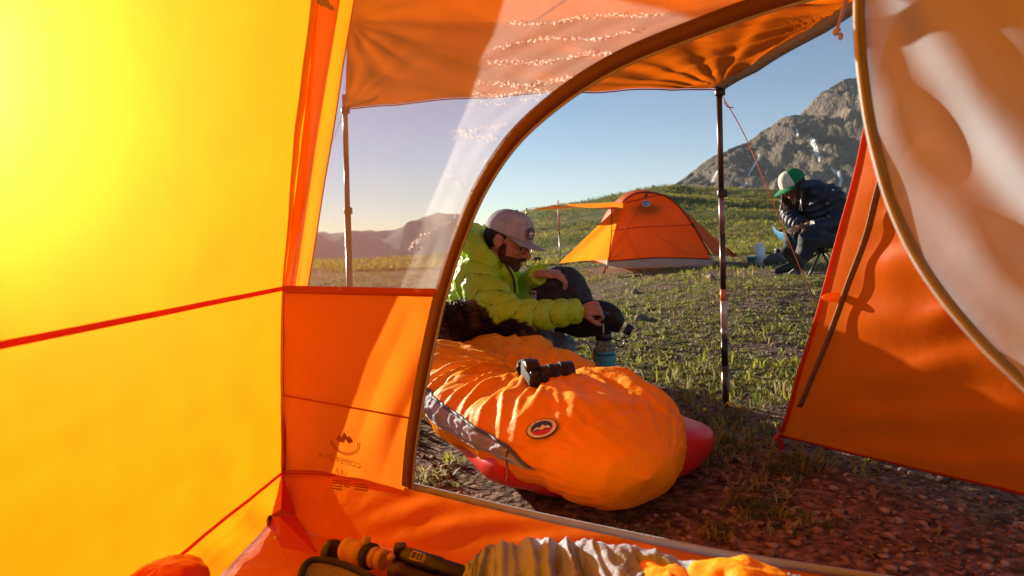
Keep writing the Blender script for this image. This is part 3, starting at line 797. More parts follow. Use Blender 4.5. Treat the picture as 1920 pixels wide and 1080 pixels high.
trekking_pole('trekking_pole', 'brown trekking pole seen through the mesh window, holding the awning corner', lp_top, lb,
              [(0, 0.2, M_POLEG, 1.0), (0.2, 0.38, M_POLE, 1.0), (0.38, 1.0, M_POLE, 1.25)], [0.05, 0.375], r0=0.011, r1=0.010)
def guy(label, P, group='guy lines', r=0.0018, twist=True):
    P = np.asarray(P, float)
    o = mesh('guy_line', *tube(P, r, 6, n=60), M_OCORD); tag(o, label, 'cord', group); return o
gs = ground_at(1530, 575)
guy('orange guy line slanting from the banded trekking pole to the ground', [at(1350, 172, 2.5), at(1400, 262, 2.62), at(1460, 405, 2.76), gs])
kn = mesh('knot_tail', *tube([at(1357, 190, 2.5), at(1364, 200, 2.5), at(1375, 202, 2.5)], 0.002, 6, n=8), M_OCORD); tag(kn, 'small orange knot tail on the guy line below the awning corner', 'cord', 'guy lines')
guy('thin orange guy line beside the pole behind the mesh window', [at(644, 208, 2.8), at(632, 242, 2.86), at(610, 300, 2.95), at(560, 420, 3.15)], r=0.0014)
# ================================================================== SLEEPING PAD AND BAG
M_PAD = plain('red_pad_nylon', (0.55, 0.022, 0.018), 0.38, bump=0.12, bscale=25, amt=0.05)
M_BAG = fabric('orange_bag_shell', (0.97, 0.36, 0.005), (0.8, 0.22, 0.01), trans=0.06, rough=0.55, wr=0.35, wscale=26, spec=0.10)
M_BAGG = fabric('grey_bag_panel', (0.34, 0.42, 0.53), trans=0.06, rough=0.7, wr=0.5, wscale=40, spec=0.12)
M_BAGB = plain('slate_zip_tape', (0.07, 0.10, 0.16), 0.6)
M_BLACK = plain('black_plastic', (0.012, 0.012, 0.013), 0.38, amt=0.2, spec=0.5)
M_BLACKR = plain('black_rubber', (0.016, 0.016, 0.017), 0.7, bump=0.3, bscale=300)
M_WHITE = plain('white_stitching', (0.75, 0.75, 0.76), 0.7)
M_BLUE = plain('blue_stitching', (0.02, 0.07, 0.30), 0.7)
M_REDS = plain('red_stitching', (0.55, 0.03, 0.03), 0.7)
def badge(parent, c, ux, uy, w, h, name='badge'):
    ux, uy = unit(ux), unit(uy); n = unit(np.cross(ux, uy)); uy = np.cross(n, ux)
    tt = np.linspace(0, 2 * math.pi, 40, endpoint=False)
    def el(k, lo=-2, hi=2): return [(w / 2 * k * math.cos(a), h / 2 * k * max(lo, min(hi, math.sin(a)))) for a in tt]
    b = mesh(name, *flat(el(1.0), np.asarray(c) + n * 0.0015, ux, uy, n, 0.0015), M_BLACK, parent, smooth=False)
    mesh('ring', *flat(el(0.92), np.asarray(c) + n * 0.0034, ux, uy, n, 0.0004), M_WHITE, b, smooth=False)
    mesh('emblem_field', *flat([(x * 0.98, y) for x, y in el(0.70)], np.asarray(c) + n * 0.0042, ux, uy, n, 0.0004), M_BLUE, b, smooth=False)
    hh, ww = h / 2 * 0.68, w / 2 * 0.68
    mesh('emblem_band', *flat([(ww * math.cos(a), hh * math.sin(a)) for a in np.linspace(math.pi * 1.12, math.pi * 1.88, 16)], np.asarray(c) + n * 0.0049, ux, uy, n, 0.0004), M_REDS, b, smooth=False)
    mesh('emblem_peaks', *flat([(-ww * 0.85, -hh * 0.30), (-ww * 0.45, hh * 0.22), (-ww * 0.2, hh * 0.0), (ww * 0.1, hh * 0.42), (ww * 0.4, hh * 0.05), (ww * 0.55, hh * 0.2), (ww * 0.88, -hh * 0.28), (ww * 0.3, -hh * 0.15), (0, -hh * 0.32), (-ww * 0.4, -hh * 0.12)],
                                np.asarray(c) + n * 0.0056, ux, uy, n, 0.0004), M_WHITE, b, smooth=False)
    for word, a0, a1, flip in (('BIG AGNES', 150, 30, 1),):
        for ch, a in zip(word, np.linspace(R(a0), R(a1), len(word))):
            if ch == ' ': continue
            k = 0.81
            p = np.asarray(c) + n * 0.0042 + ux * w / 2 * k * math.cos(a) + uy * h / 2 * k * math.sin(a)
            rad = unit(ux * math.cos(a) + uy * math.sin(a)); tan = np.cross(rad, n) if flip > 0 else np.cross(n, rad)
            up = rad if flip > 0 else -rad
            text_mesh(ch, h * 0.12, p - up * h * 0.045, tan, up, M_BLUE, b, 'letter')
    return b

BAX = unit([-0.345, 0.94, 0]); BSD = np.array([BAX[1], -BAX[0], 0])      # along the bag, and to its right
B0 = np.array([0.292, 1.43, 0.0])
pad = thing('sleeping_pad', 'red inflated sleeping pad under the orange sleeping bag', 'sleeping pad', (0.2, 2.0, 0))
P0 = B0 + BAX * 0.16 + BSD * 0.06
def pad_fn(u, w):
    s = u * 1.75
    hw = 0.335 * np.clip(1 - np.clip(1 - s / 0.22, 0, 1) ** 2.4, 0, 1) ** 0.5 + 1e-4
    th = 0.064 * np.clip(1 - np.clip(1 - s / 0.10, 0, 1) ** 2, 0.0, 1) ** 0.5 + 1e-4
    a = w * 2 * math.pi
    ca, sa_ = np.cos(a), np.sin(a)
    x = np.sign(ca) * np.abs(ca) ** 0.55 * hw; z = np.sign(sa_) * np.abs(sa_) ** 0.8 * th
    z = z * (1 + 0.13 * np.abs(np.sin(x / 0.63 * math.pi * 5.0)) - 0.08)
    P = P0 + BAX * s[..., None] + BSD * x[..., None]
    P[..., 2] = 0.066 + z + 0.015 * np.abs(x) / 0.3 + 0.02 * sst(0.25, 0.0, s) * (np.abs(x) / 0.3)
    return P
mesh('pad_shell', *sheet(pad_fn, 80, 90), M_PAD, pad)

bag = thing('sleeping_bag', 'puffy orange sleeping bag with grey side panel lying on the red pad', 'sleeping bag', (0.1, 2.1, 0.1))
DENT = np.array([0.64, 0.055])               # along, across
def bag_fn(s, phi, lift=0.0):
    """s metres from the foot end, phi section angle 0 right .. pi left, pi..2pi underside"""
    hw = np.interp(s, [0, 0.03, 0.09, 0.18, 0.30, 0.45, 0.65, 0.9, 1.2, 1.5], [0.0, 0.09, 0.155, 0.205, 0.250, 0.275, 0.285, 0.285, 0.29, 0.28])
    ht = np.interp(s, [0, 0.03, 0.09, 0.18, 0.30, 0.45, 0.65, 0.9, 1.2, 1.5], [0.0, 0.045, 0.075, 0.095, 0.105, 0.100, 0.100, 0.105, 0.110, 0.10])
    hb = np.interp(s, [0, 0.05, 0.2, 1.5], [0.0, 0.08, 0.095, 0.07])
    cx = np.interp(s, [0, 0.3, 0.6, 1.5], [-0.01, -0.005, -0.025, -0.09])
    c, sn = np.cos(phi), np.sin(phi)
    x = np.sign(c) * np.abs(c) ** 0.80 * hw
    z = np.where(sn >= 0, np.abs(sn) ** 0.78 * ht, -np.abs(sn) ** 0.8 * hb)
    top = sst(-0.15, 0.55, sn)
    d = np.hypot((s - DENT[0]) * 1.0, (x - DENT[1]) * 1.15)
    th_d = np.arctan2(s - DENT[0], x - DENT[1])
    z = z - top * 0.06 * np.exp(-(d / 0.12) ** 2)
    # groove running away from the dent, and the raised far humps
    z = z - top * 0.035 * np.exp(-((x - 0.04 + 0.10 * (s - 0.6)) / 0.07) ** 2) * sst(0.62, 0.85, s)
    z = z + top * 0.02 * np.exp(-((x - 0.17) / 0.10) ** 2 - ((s - 1.02) / 0.13) ** 2)
    z = z + top * 0.03 * np.exp(-((x + 0.18) / 0.13) ** 2 - ((s - 1.19) / 0.22) ** 2)
    # folds that radiate from the dent, finer puckers along the seams
    rid = 1 - np.abs(pn(th_d * 3.4, d * 2.5, 1.0)) * 2.2
    rid2 = 1 - np.abs(pn(th_d * 8.0, d * 4.0, 7.0)) * 2.2
    amp = np.exp(-((d - 0.2) / 0.20) ** 2) + 0.6 * np.exp(-((d - 0.42) / 0.15) ** 2)
    fold = 0.021 * rid * amp + 0.013 * rid2 * amp
    diag = 1 - 2.2 * np.abs(pn((s * 0.8 + x * 1.1) * 13, (s - x) * 3.0, 3.0))
    fold = fold + 0.010 * diag * sst(0.45, 0.7, s) + 0.018 * pn(s * 5.5, x * 6, 2.0) + 0.004 * pn(s * 17, x * 17, 4.0)
    fold = fold + 0.0050 * pn(phi * 9, s * 9, 31.0) * np.exp(-((s - 0.19) / 0.06) ** 2) + 0.004 * (1 - 2 * np.abs(pn(phi * 5, s * 6, 21.0))) * np.exp(-((s - 0.12) / 0.09) ** 2) + 0.0012 * (1 - 2.2 * np.abs(pn(s * 22 + x * 8, x * 20, 12.0)))
    fold = fold - 0.008 * np.exp(-((s - 0.145 - 0.02 * np.sin(phi * 2)) / 0.012) ** 2)      # foot-box seam
    k = 1 + 0 * s
    fold = fold * sst(0, 0.08, s) + lift
    nx_, nz_ = c * 0.9, sn
    x, z = x + fold * nx_ * 0.8, z + fold * nz_
    P = B0 + BAX * s[..., None] + BSD * (x + cx)[..., None]
    P[..., 2] = 0.135 + z + 0.02 * sst(0, 0.3, s)
    P[..., 2] = np.maximum(P[..., 2], 0.012 + 0.01 * sn)
    return P
S_MAX = 1.34
def str_lo(s): return math.pi * np.interp(s, [0, 0.16, 0.24, 0.45, 0.8, 1.4], [1.03, 1.03, 0.975, 0.925, 0.875, 0.84])
def str_hi(s): return math.pi * np.interp(s, [0, 0.16, 0.24, 0.45, 0.8, 1.4], [1.03, 1.03, 1.045, 1.035, 1.0, 0.965])
def sq(u): return S_MAX * u ** 1.35
mesh('top_shell', *sheet(lambda u, w: bag_fn(sq(u), -0.20 * math.pi * (1 - w) + str_lo(sq(u)) * w), 230, 170), M_BAG, bag)
mesh('bottom_shell', *sheet(lambda u, w: bag_fn(sq(u), str_hi(sq(u)) * (1 - w) + 1.81 * math.pi * w), 120, 60), M_BAG, bag)
def strip_fn(u, w):
    s = 0.16 + (S_MAX - 0.16) * u; P = bag_fn(s, str_lo(s) * (1 - w) + str_hi(s) * w, 0.004)
    pk = 0.005 * np.sin(s * 95 + 6 * pn(s * 7, w * 2)) * np.sin(math.pi * w) + 0.004 * pn(s * 30, w * 5)
    P = P - BSD * (0.012 * np.sin(math.pi * w) + pk)[..., None]; P[..., 2] += pk * 0.6
    return P
mesh('side_panel', *sheet(strip_fn, 260, 22), M_BAGG, bag)
ss = np.linspace(0.17, S_MAX, 150)
mesh('zip', *tube(bag_fn(ss, str_lo(ss), 0.007), 0.0045, 6), M_BAGB, bag)
mesh('zip', *tube(bag_fn(ss[:90], str_hi(ss[:90]), 0.005), 0.003, 6), M_ZIP, bag)
def strip2(u, w):
    s = 0.42 + 0.62 * u; ph = math.pi * (0.015 + 0.145 * w * np.sin(math.pi * np.clip(u * 0.9 + 0.08, 0, 1)) ** 0.5)
    P = bag_fn(s, ph, 0.005); P[..., 2] += 0.003 * np.sin(s * 90) * np.sin(math.pi * w); return P
mesh('side_panel', *sheet(strip2, 120, 14), M_BAGG, bag)
s2 = np.linspace(0.62, 1.04, 60)
mesh('zip', *tube(bag_fn(s2, math.pi * (0.015 + 0.145 * np.sin(math.pi * np.clip((s2 - 0.42) / 0.62 * 0.9 + 0.08, 0, 1)) ** 0.5), 0.008), 0.0075, 6), M_BAGB, bag)
dc = bag_fn(np.array(0.235), np.array(str_lo(0.235)), 0.010)
mesh('zip_pull', *tube([dc, dc + np.array([-0.004, -0.012, -0.02]), dc + np.array([0.0, -0.016, -0.055]), dc + np.array([-0.004, -0.014, -0.075])], 0.0022, 6, n=12), plain('pull_cord', (0.16, 0.08, 0.05), 0.7), bag)
# badge: look for the surface point under its place on the bag
S_, Q_ = np.meshgrid(np.linspace(0.05, 0.9, 340), np.linspace(0.2, 0.95, 240) * math.pi, indexing='ij')
def find(px, py):
    P = bag_fn(S_, Q_).reshape(-1, 3); d = unit(at(px, py, 2.0) - CP)
    q = P - CP; dist = np.linalg.norm(q - np.outer(q @ d, d), axis=1)
    ok = np.where(dist < 0.006)[0]
    i = ok[np.argmin(q[ok] @ d)] if len(ok) else np.argmin(dist)
    return P[i]
bc = find(1018, 803); b1 = find(1040, 801); b2 = find(1018, 793)
bn = unit(np.cross(b1 - bc, b2 - bc)); bn = unit(bn + np.array([-0.1, -0.5, 0.6]))
bu = unit(np.array([1, 0.05, -0.03]) - bn * np.dot([1, 0.05, -0.03], bn))
badge(bag, bc + bn * 0.008, bu, np.cross(bn, bu), 0.076, 0.052)

# ================================================================== CAMERA LYING IN THE DENT
cp = find(1000, 716) + np.array([0.0, 0.0, 0.018])
kit = thing('photo_camera', 'black camera with long zoom lens resting on the sleeping bag', 'camera', cp)
lx = unit([0.96, 0.22, 0.06]); lz = unit(np.array([0, -0.45, 1.0]) - lx * np.dot([0, -0.45, 1.0], lx)); ly = np.cross(lz, lx)
KR = np.stack([lx, ly, lz], 1); KS = 0.84
def kl(p): return cp + KR @ np.asarray(p, float) * KS
mesh('camera_body', *boxm(kl((-0.012, 0, 0)), (0.034, 0.097, 0.063), KR, 0.007), M_BLACKR, kit)
mesh('viewfinder_hump', *boxm(kl((-0.010, 0.0, 0.045)), (0.040, 0.037, 0.022), KR, 0.007), M_BLACK, kit)
mesh('hand_grip', *boxm(kl((0.010, -0.046, -0.003)), (0.038, 0.022, 0.055), KR, 0.008), M_BLACKR, kit)
mesh('mode_dial', *lathe([(0.011, 0), (0.012, 0.002), (0.012, 0.009), (0.010, 0.011)], kl((-0.012, -0.04, 0.037)), 20, lz), M_BLACK, kit)
mesh('shutter_button', *lathe([(0.006, 0), (0.006, 0.005), (0.004, 0.007)], kl((0.012, -0.047, 0.030)), 14, lz), M_BLACK, kit)
ln = mesh('lens', *lathe([(a_ * KS, b_ * KS) for a_, b_ in [(0.028, 0.0), (0.031, 0.006), (0.031, 0.030), (0.033, 0.034), (0.033, 0.062), (0.031, 0.066), (0.034, 0.072), (0.036, 0.100), (0.036, 0.118), (0.033, 0.120), (0.031, 0.112)]], kl((0.008, 0.0, 0.0)), 32, lx), M_BLACK, kit)
for a, r_ in ((0.046, 0.0338), (0.085, 0.0362)):
    mesh('grip_ring', *lathe([(r_ * KS, -0.008), (r_ * KS + 0.0012, -0.006), (r_ * KS + 0.0012, 0.006), (r_ * KS, 0.008)], kl((0.008 + a, 0, 0)), 40, lx), M_BLACKR, ln)
mesh('front_glass', *lathe([(0.025, 0.0), (0.018, 0.003), (0.0, 0.005)], kl((0.114, 0, 0)), 24, lx), plain('lens_glass', (0.01, 0.008, 0.02), 0.05, spec=0.9), ln)
mesh('strap', *ribbon(catmull([kl((-0.02, 0.055, 0.03)), kl((-0.035, 0.075, 0.0)), kl((-0.02, 0.07, -0.04)), kl((0.04, 0.05, -0.045))], 24), lz, 0.012, 0.001), M_BLACKR, kit)

# ================================================================== WATER BOTTLE
wy = 2.78
wb = at(1132, 640, wy); wb[2] = gz(wb[0], wb[1])
btl = thing('water_bottle', 'clear grey water bottle with turquoise label under the pouring water bag', 'bottle', wb)
def glassy(name, color, rough=0.08, alpha=0.55):
    m, nt, out = newmat(name)
    b = N(nt, 'ShaderNodeBsdfPrincipled'); b.inputs['Roughness'].default_value = rough
    r, nz, tc = varied(nt, color, 0.08, 20)
    nt.links.new(r.outputs[0], b.inputs['Base Color'])
    tp = N(nt, 'ShaderNodeBsdfTransparent'); tp.inputs[0].default_value = (0.75, 0.76, 0.78, 1)
    mx = N(nt, 'ShaderNodeMixShader'); mx.inputs[0].default_value = 1 - alpha
    nt.links.new(b.outputs[0], mx.inputs[1]); nt.links.new(tp.outputs[0], mx.inputs[2]); nt.links.new(mx.outputs[0], out.inputs[0])
    return m
HB = at(1132, 622, wy)[2] - wb[2]
k_ = HB / 0.235
mesh('bottle_body', *lathe([(0.036, 0.0), (0.044, 0.006), (0.0455, 0.02), (0.0455, 0.165 * k_), (0.042, 0.182 * k_), (0.032, 0.195 * k_), (0.030, 0.205 * k_)], wb, 32), glassy('bottle_plastic', (0.12, 0.11, 0.11)), btl)
mesh('bottle_neck', *lathe([(0.0315, 0.203 * k_), (0.034, 0.206 * k_), (0.034, 0.222 * k_), (0.031, 0.232 * k_), (0.024, 0.2325 * k_), (0.024, 0.21 * k_)], wb, 32), M_BLACK, btl)
M_TEAL = plain('turquoise_label', (0.055, 0.34, 0.42), 0.5, amt=0.1)
def lab(u, w):
    a = R(-155) + u * R(150); r_ = 0.0462
    return np.stack([wb[0] + r_ * np.cos(a), wb[1] + r_ * np.sin(a), wb[2] + (0.012 + 0.150 * w) * k_], -1)
lb_ = mesh('label', *sheet(lab, 30, 6), M_TEAL, btl)
parts = []
for i in range(7):
    u_ = np.linspace(0.05, 0.95, 30); w_ = 0.12 + i * 0.10 + 0.03 * np.sin(u_ * 9 + i) + 0.02 * np.sin(u_ * 21 + 2 * i)
    L_ = lab(u_, w_) + (lab(u_, w_) - np.array([wb[0], wb[1], 0]) * [1, 1, 0]) * [0.01, 0.01, 0]
    parts.append(ribbon(L_, (0, 0, 1), 0.0016, 0.0004))
mesh('print', *join(parts), plain('label_ink', (0.02, 0.10, 0.14), 0.6), lb_)
parts = []
for i in range(14):
    u_ = np.linspace(0.12 + i * 0.05, 0.12 + i * 0.05 + 0.035, 3)
    parts.append(ribbon(lab(u_, u_ * 0 + 0.91) * 1.0 + np.array([0, -0.0012, 0]), (0, 0, 1), 0.006, 0.0004))
mesh('print', *join(parts), plain('label_ink_dark', (0.015, 0.06, 0.09), 0.6), lb_)
mesh('cap_strap', *tube(catmull([wb + [0.034, -0.01, 0.21 * k_], wb + [0.06, -0.01, 0.20 * k_], wb + [0.085, -0.01, 0.215 * k_], wb + [0.092, 0, 0.25 * k_]], 16), 0.003, 6), M_BLACK, btl)
mesh('pull_tab', *boxm(wb + np.array([-0.049, -0.012, 0.14 * k_]), (0.008, 0.010, 0.028), bev=0.002), plain('orange_tab', (0.75, 0.13, 0.03), 0.5), btl)

# ================================================================== BACKGROUND TENT
TY = 8.9
def tp_(px, py, dy=0.0): return at(px, py, TY + dy)
M_BT = fabric('far_tent_nylon', (0.76, 0.19, 0.012), (0.92, 0.27, 0.015), trans=0.62, wr=0.2, wscale=3)
M_BTF = fabric('far_tent_fly', (0.72, 0.155, 0.012), (0.88, 0.21, 0.014), trans=0.5, wr=0.2, wscale=3)
M_SKIRT = fabric('tent_skirt', (0.50, 0.40, 0.31), trans=0.25, wr=0.5, wscale=5)
gb = ground_at(1238, 500)
ft = thing('tent', 'orange dome tent with awning on poles, pitched in the meadow', 'tent', (tp_(1240, 480)[0], TY + 0.6, gb[2]))
# near arch (pole line) and its copies further back form the dome
NEAR = [(1138, 497), (1144, 465), (1151, 432), (1160, 400), (1174, 376), (1195, 362), (1216, 359), (1240, 362), (1262, 371), (1285, 394), (1305, 425), (1322, 458), (1337, 489)]
near = catmull([tp_(*p) for p in NEAR], 60)
near[:, 1] += 0.10 * np.sin(np.linspace(0, math.pi, 60)) * 2.2          # the panel leans back towards the top
mid = near.copy(); c_ = near.mean(0); mid[:, 1] = TY + 0.75
mid[:, 0] = c_[0] + (near[:, 0] - c_[0]) * 0.97; mid[:, 2] = gb[2] + (near[:, 2] - gb[2]) * 1.05
far = near.copy(); far[:, 1] = TY + 1.7 - 0.2 * np.sin(np.linspace(0, math.pi, 60)); far[:, 2] = gb[2] + (near[:, 2] - gb[2]) * 0.93
base = np.linspace(near[0], near[-1], 60)
base_px = catmull([tp_(1140, 490), tp_(1200, 485), tp_(1240, 483), tp_(1290, 484), tp_(1336, 486)], 60)
def face(u, w):
    i = u * 59
    A = np.stack([np.interp(i, np.arange(60), base_px[:, a]) for a in range(3)], -1); B = np.stack([np.interp(i, np.arange(60), near[:, a]) for a in range(3)], -1)
    P = A * (1 - w)[..., None] + B * w[..., None]
    P[..., 1] += 0.02 * pn(u * 4, w * 4, 2.0) - 0.05 * np.sin(math.pi * u) * np.sin(math.pi * w)
    return P
mesh('front_panel', *sheet(face, 60, 30), M_BT, ft)
def dome(u, w):
    i = u * 59; ip = lambda A: np.stack([np.interp(i, np.arange(60), A[:, a]) for a in range(3)], -1)
    a, b, c = ip(near), ip(mid), ip(far); w = w[..., None]
    return a * (1 - w) * (1 - 2 * w) + b * 4 * w * (1 - w) + c * w * (2 * w - 1)
mesh('canopy', *sheet(dome, 60, 24), M_BTF, ft)
mesh('back_panel', *sheet(lambda u, w: np.stack([np.interp(u * 59, np.arange(60), far[:, 0]), np.interp(u * 59, np.arange(60), far[:, 1]), gb[2] + (np.interp(u * 59, np.arange(60), far[:, 2]) - gb[2]) * w], -1), 40, 10), M_BT, ft)
mesh('pole_sleeve', *tube(near + np.array([0, -0.012, 0]), 0.013, 6), M_SEAM, ft)
mesh('ridge_seam', *tube([tp_(1216, 359, 0.2), tp_(1208, 371, 0.16), tp_(1172, 380, 0.12)], 0.007, 5, n=12), M_SEAM, ft)
mesh('ridge_seam', *tube([tp_(1216, 359, 0.2), tp_(1211, 366, 0.17), tp_(1208, 371, 0.15)], 0.011, 5, n=8), M_ZIPD, ft)
mesh('ridge_seam', *tube([tp_(1208, 371, 0.15), tp_(1240, 366, 0.17), tp_(1262, 372, 0.1)], 0.006, 5, n=12), M_SEAM, ft)
mesh('cross_seam', *tube([tp_(1147, 433, -0.03), tp_(1200, 426, -0.05), tp_(1250, 424, -0.05), tp_(1302, 421, -0.02)], 0.005, 5, n=20), M_SEAM, ft)
for a, b in (((1170, 432), (1205, 385)), ((1170, 432), (1200, 484)), ((1230, 440), (1290, 478))):
    mesh('panel_seam', *tube([tp_(*a, -0.06), tp_((a[0] + b[0]) / 2, (a[1] + b[1]) / 2, -0.065), tp_(*b, -0.03)], 0.0035, 5, n=10), M_BTF, ft)
skb = catmull([tp_(1142, 499, -0.02), tp_(1170, 500, -0.05), tp_(1240, 499, -0.05), tp_(1310, 497, -0.04), tp_(1338, 495, -0.02)], 40)
skt = catmull([tp_(1140, 490), tp_(1200, 485), tp_(1240, 483), tp_(1290, 484), tp_(1336, 486)], 40)
mesh('skirt', *sheet(lambda u, w: (np.stack([np.interp(u * 39, np.arange(40), skb[:, a]) for a in range(3)], -1) * (1 - w)[..., None] + np.stack([np.interp(u * 39, np.arange(40), skt[:, a]) for a in range(3)], -1) * w[..., None]) + np.stack([0 * u, -0.02 * np.sin(w * 3.1) + 0.012 * pn(u * 12, w * 3), -0.02 * (1 - w)], -1), 40, 6), M_SKIRT, ft)
mesh('skirt_hem', *tube(skt + np.array([0, -0.01, 0]), 0.008, 5), M_SEAM, ft)
badge(ft, tp_(1212, 382, 0.02), (1, 0, 0), (0, 0.25, 1), 0.115, 0.085)
# awning, wings, rear vestibule
AW = [tp_(1160, 382, 0.1), tp_(1152, 388, -0.35), tp_(1046, 384, -0.55), tp_(987, 394, 0.9), tp_(1010, 394, 1.5)]
def aw2(u, w):
    A = np.array([AW[1] * (1 - t) + AW[2] * t for t in u[:, 0]]); B = np.array([tp_(1165, 380, 1.1) * (1 - t) + tp_(990, 394, 0.95) * t for t in u[:, 0]])
    P = A[:, None] * (1 - w)[..., None] + B[:, None] * w[..., None]
    P[..., 2] -= 0.02 * np.sin(math.pi * u) ; return P
mesh('awning', *sheet(aw2, 24, 16), M_BTF, ft)
mesh('awning_valance', *sheet(lambda u, w: np.stack([np.interp(u, [0, 1], [tp_(1156, 0)[0], tp_(1050, 0)[0]]), TY - 0.3 - 0.25 * u, np.interp(u, [0, 1], [tp_(1156, 381)[2], tp_(1050, 386)[2]]) - w * (0.085 * (1 - u) ** 0.7 + 0.01)], -1), 20, 5), M_BTF, ft)
mesh('fly_wing', *sheet(lambda u, w: (tp_(1158, 388, 0.0) * (1 - u)[..., None] + tp_(1048, 494, -0.15) * u[..., None]) * (1 - w)[..., None] + (tp_(1162, 396, 0.05) * (1 - u)[..., None] + tp_(1139, 488, 0.0) * u[..., None]) * w[..., None] + np.stack([0 * u, 0.02 * np.sin(w * 7 + u * 3), 0.015 * np.sin(math.pi * w) * u], -1), 30, 16), M_BT, ft)
mesh('wing_pole_edge', *tube([tp_(1146, 387, -0.03), tp_(1147, 430, -0.03), tp_(1141, 490, -0.03)], 0.007, 5, n=12), M_SEAM, ft)
mesh('rear_vestibule', *sheet(lambda u, w: (tp_(1286, 396, 0.15) * (1 - u)[..., None] + tp_(1384, 481, 0.35) * u[..., None]) * (1 - w)[..., None] + (tp_(1300, 420, 0.05) * (1 - u)[..., None] + tp_(1338, 478, 0.05) * u[..., None]) * w[..., None] + np.stack([0 * u, 0.03 * np.sin(w * 6), -0.02 * np.sin(math.pi * u)], -1), 24, 14), M_BTF, ft)
mesh('vestibule_tab', np.array([tp_(1362, 463, 0.3), tp_(1384, 481, 0.34), tp_(1369, 482, 0.32)]), [(0, 1, 2)], M_RED, ft, smooth=False)
mesh('pole_clip', *boxm(tp_(1299, 422, -0.03), (0.03, 0.02, 0.05), bev=0.004), M_LOCK, ft)
mesh('pole_foot', *tube([tp_(1140, 488, -0.04), tp_(1138, 504, -0.06)], [0.014, 0.01], 8), plain('grey_pole_foot', (0.42, 0.36, 0.33), 0.5), ft)
mesh('pole_foot', *tube([tp_(1330, 478, -0.02), tp_(1340, 495, -0.03)], [0.014, 0.012], 8), plain('grey_pole_foot', (0.40, 0.42, 0.42), 0.5), ft)
mesh('stake_tab', *ribbon([tp_(1136, 498, -0.06), tp_(1134, 506, -0.07), tp_(1132, 514, -0.08)], (1, 0, 0), 0.02, 0.002), M_RED, ft)
# gear hanging inside shows as a dark shape through the cloth
mesh('gear_pocket', *ell(tp_(1209, 396, 0.02 + 0.20), (0.19, 0.05, 0.075)), plain('dark_gear', (0.03, 0.02, 0.015), 0.8), ft)
def far_pole(label, top, base, split):
    t = thing('trekking_pole', label, 'pole', base, 'awning poles of the far tent'); top = np.asarray(top); base = np.asarray(base); m_ = top + (base - top) * split
    mesh('shaft', *tube([top, m_], 0.011, 8), M_ORED if split > 0.4 else M_POLE, t); mesh('shaft', *tube([m_, base], 0.010, 8), M_POLEG, t)
    mesh('lever_lock', *lathe([(0.012, -0.015), (0.017, -0.01), (0.017, 0.01), (0.012, 0.015)], m_, 10), M_LOCK, t)
b_ = ground_at(1051, 503); far_pole('orange and steel pole at the near corner of the far tent awning', at(1046, 376, b_[1]), b_, 0.48)
b_ = ground_at(986, 501); far_pole('thin dark pole of the far tent awning rising behind the grey cap', at(987, 390, b_[1]), b_, 0.2)
guy('orange guy line running from the far tent to the ground by the mug', [tp_(1380, 478, 0.34), tp_(1392, 485, 0.3), ground_at(1401, 492)], r=0.006)
guy('thin orange guy line of the far tent awning beside the dark pole', [at(1043, 388, 8.4), at(1030, 410, 8.3), at(1010, 440, 8.1), at(993, 470, 7.9)], r=0.003)

# ================================================================== THINGS INSIDE OUR TENT
M_TAN = plain('tan_scope_rubber', (0.46, 0.27, 0.13), 0.5, amt=0.08)
sc0, sc1 = at(651, 1031, 1.30), at(790, 1070, 1.20)
ax = unit(sc1 - sc0); sco = thing('spotting_scope', 'tan spotting scope with dark focus rings lying on the tent floor', 'scope', (sc0[0], sc0[1], 0.02))
mesh('scope_body', *lathe([(0.022, -0.004), (0.0245, 0.0), (0.0245, 0.010), (0.022, 0.014), (0.0235, 0.03), (0.022, 0.052)], sc0, 30, ax), M_TAN, sco)
mesh('objective_glass', *lathe([(0.0185, -0.0045), (0.010, -0.0055), (0.0, -0.006)], sc0, 24, ax), plain('scope_glass', (0.015, 0.008, 0.008), 0.06, spec=0.9), sco)
mesh('focus_ring', *lathe([(0.023, 0.050), (0.025, 0.053), (0.025, 0.066), (0.023, 0.069)], sc0, 40, ax), M_BLACKR, sco)
mesh('eyepiece', *lathe([(0.020, 0.068), (0.020, 0.082), (0.0175, 0.083), (0.0175, 0.086), (0.0195, 0.087), (0.019, 0.098), (0.016, 0.100)], sc0, 30, ax), M_TAN, sco)
mesh('focus_knob', *lathe([(0.007, 0.0), (0.0085, 0.003), (0.0085, 0.014), (0.006, 0.017)], sc0 + ax * 0.05 + np.array([0, 0, 0.02]), 20, (0.2, 0.3, 1)), M_TAN, sco)
ck = mesh('lens_cap', *lathe([(0.023, -0.006), (0.025, 0.0), (0.025, 0.012), (0.022, 0.014)], at(620, 1035, 1.335), 24, (0.85, -0.45, 0.1)), M_BLACK)
tag(ck, 'black lens cap standing beside the tan spotting scope', 'lens cap')
t0, t1 = at(742, 1036, 1.245), at(900, 1086, 1.13)
tri = thing('tripod', 'folded black tripod lying behind the tan scope', 'tripod', (t0[0], t0[1], 0.03)); ta = unit(t1 - t0)
off1 = np.array([0.0, -0.03, -0.018])
mesh('leg', *lathe([(0.014, 0.022), (0.0165, 0.026), (0.0165, 0.11), (0.0145, 0.112), (0.0145, 0.25)], t0, 22, ta), M_BLACK, tri)
mesh('leg', *lathe([(0.017, 0.0), (0.017, 0.030), (0.014, 0.032), (0.014, 0.24)], t0 + off1, 22, ta), plain('brown_black_leg', (0.035, 0.018, 0.012), 0.45), tri)
mesh('hinge', *boxm(t0 + ta * 0.012 + np.array([0, 0, 0.004]), (0.022, 0.024, 0.030), bev=0.004), M_BLACK, tri)
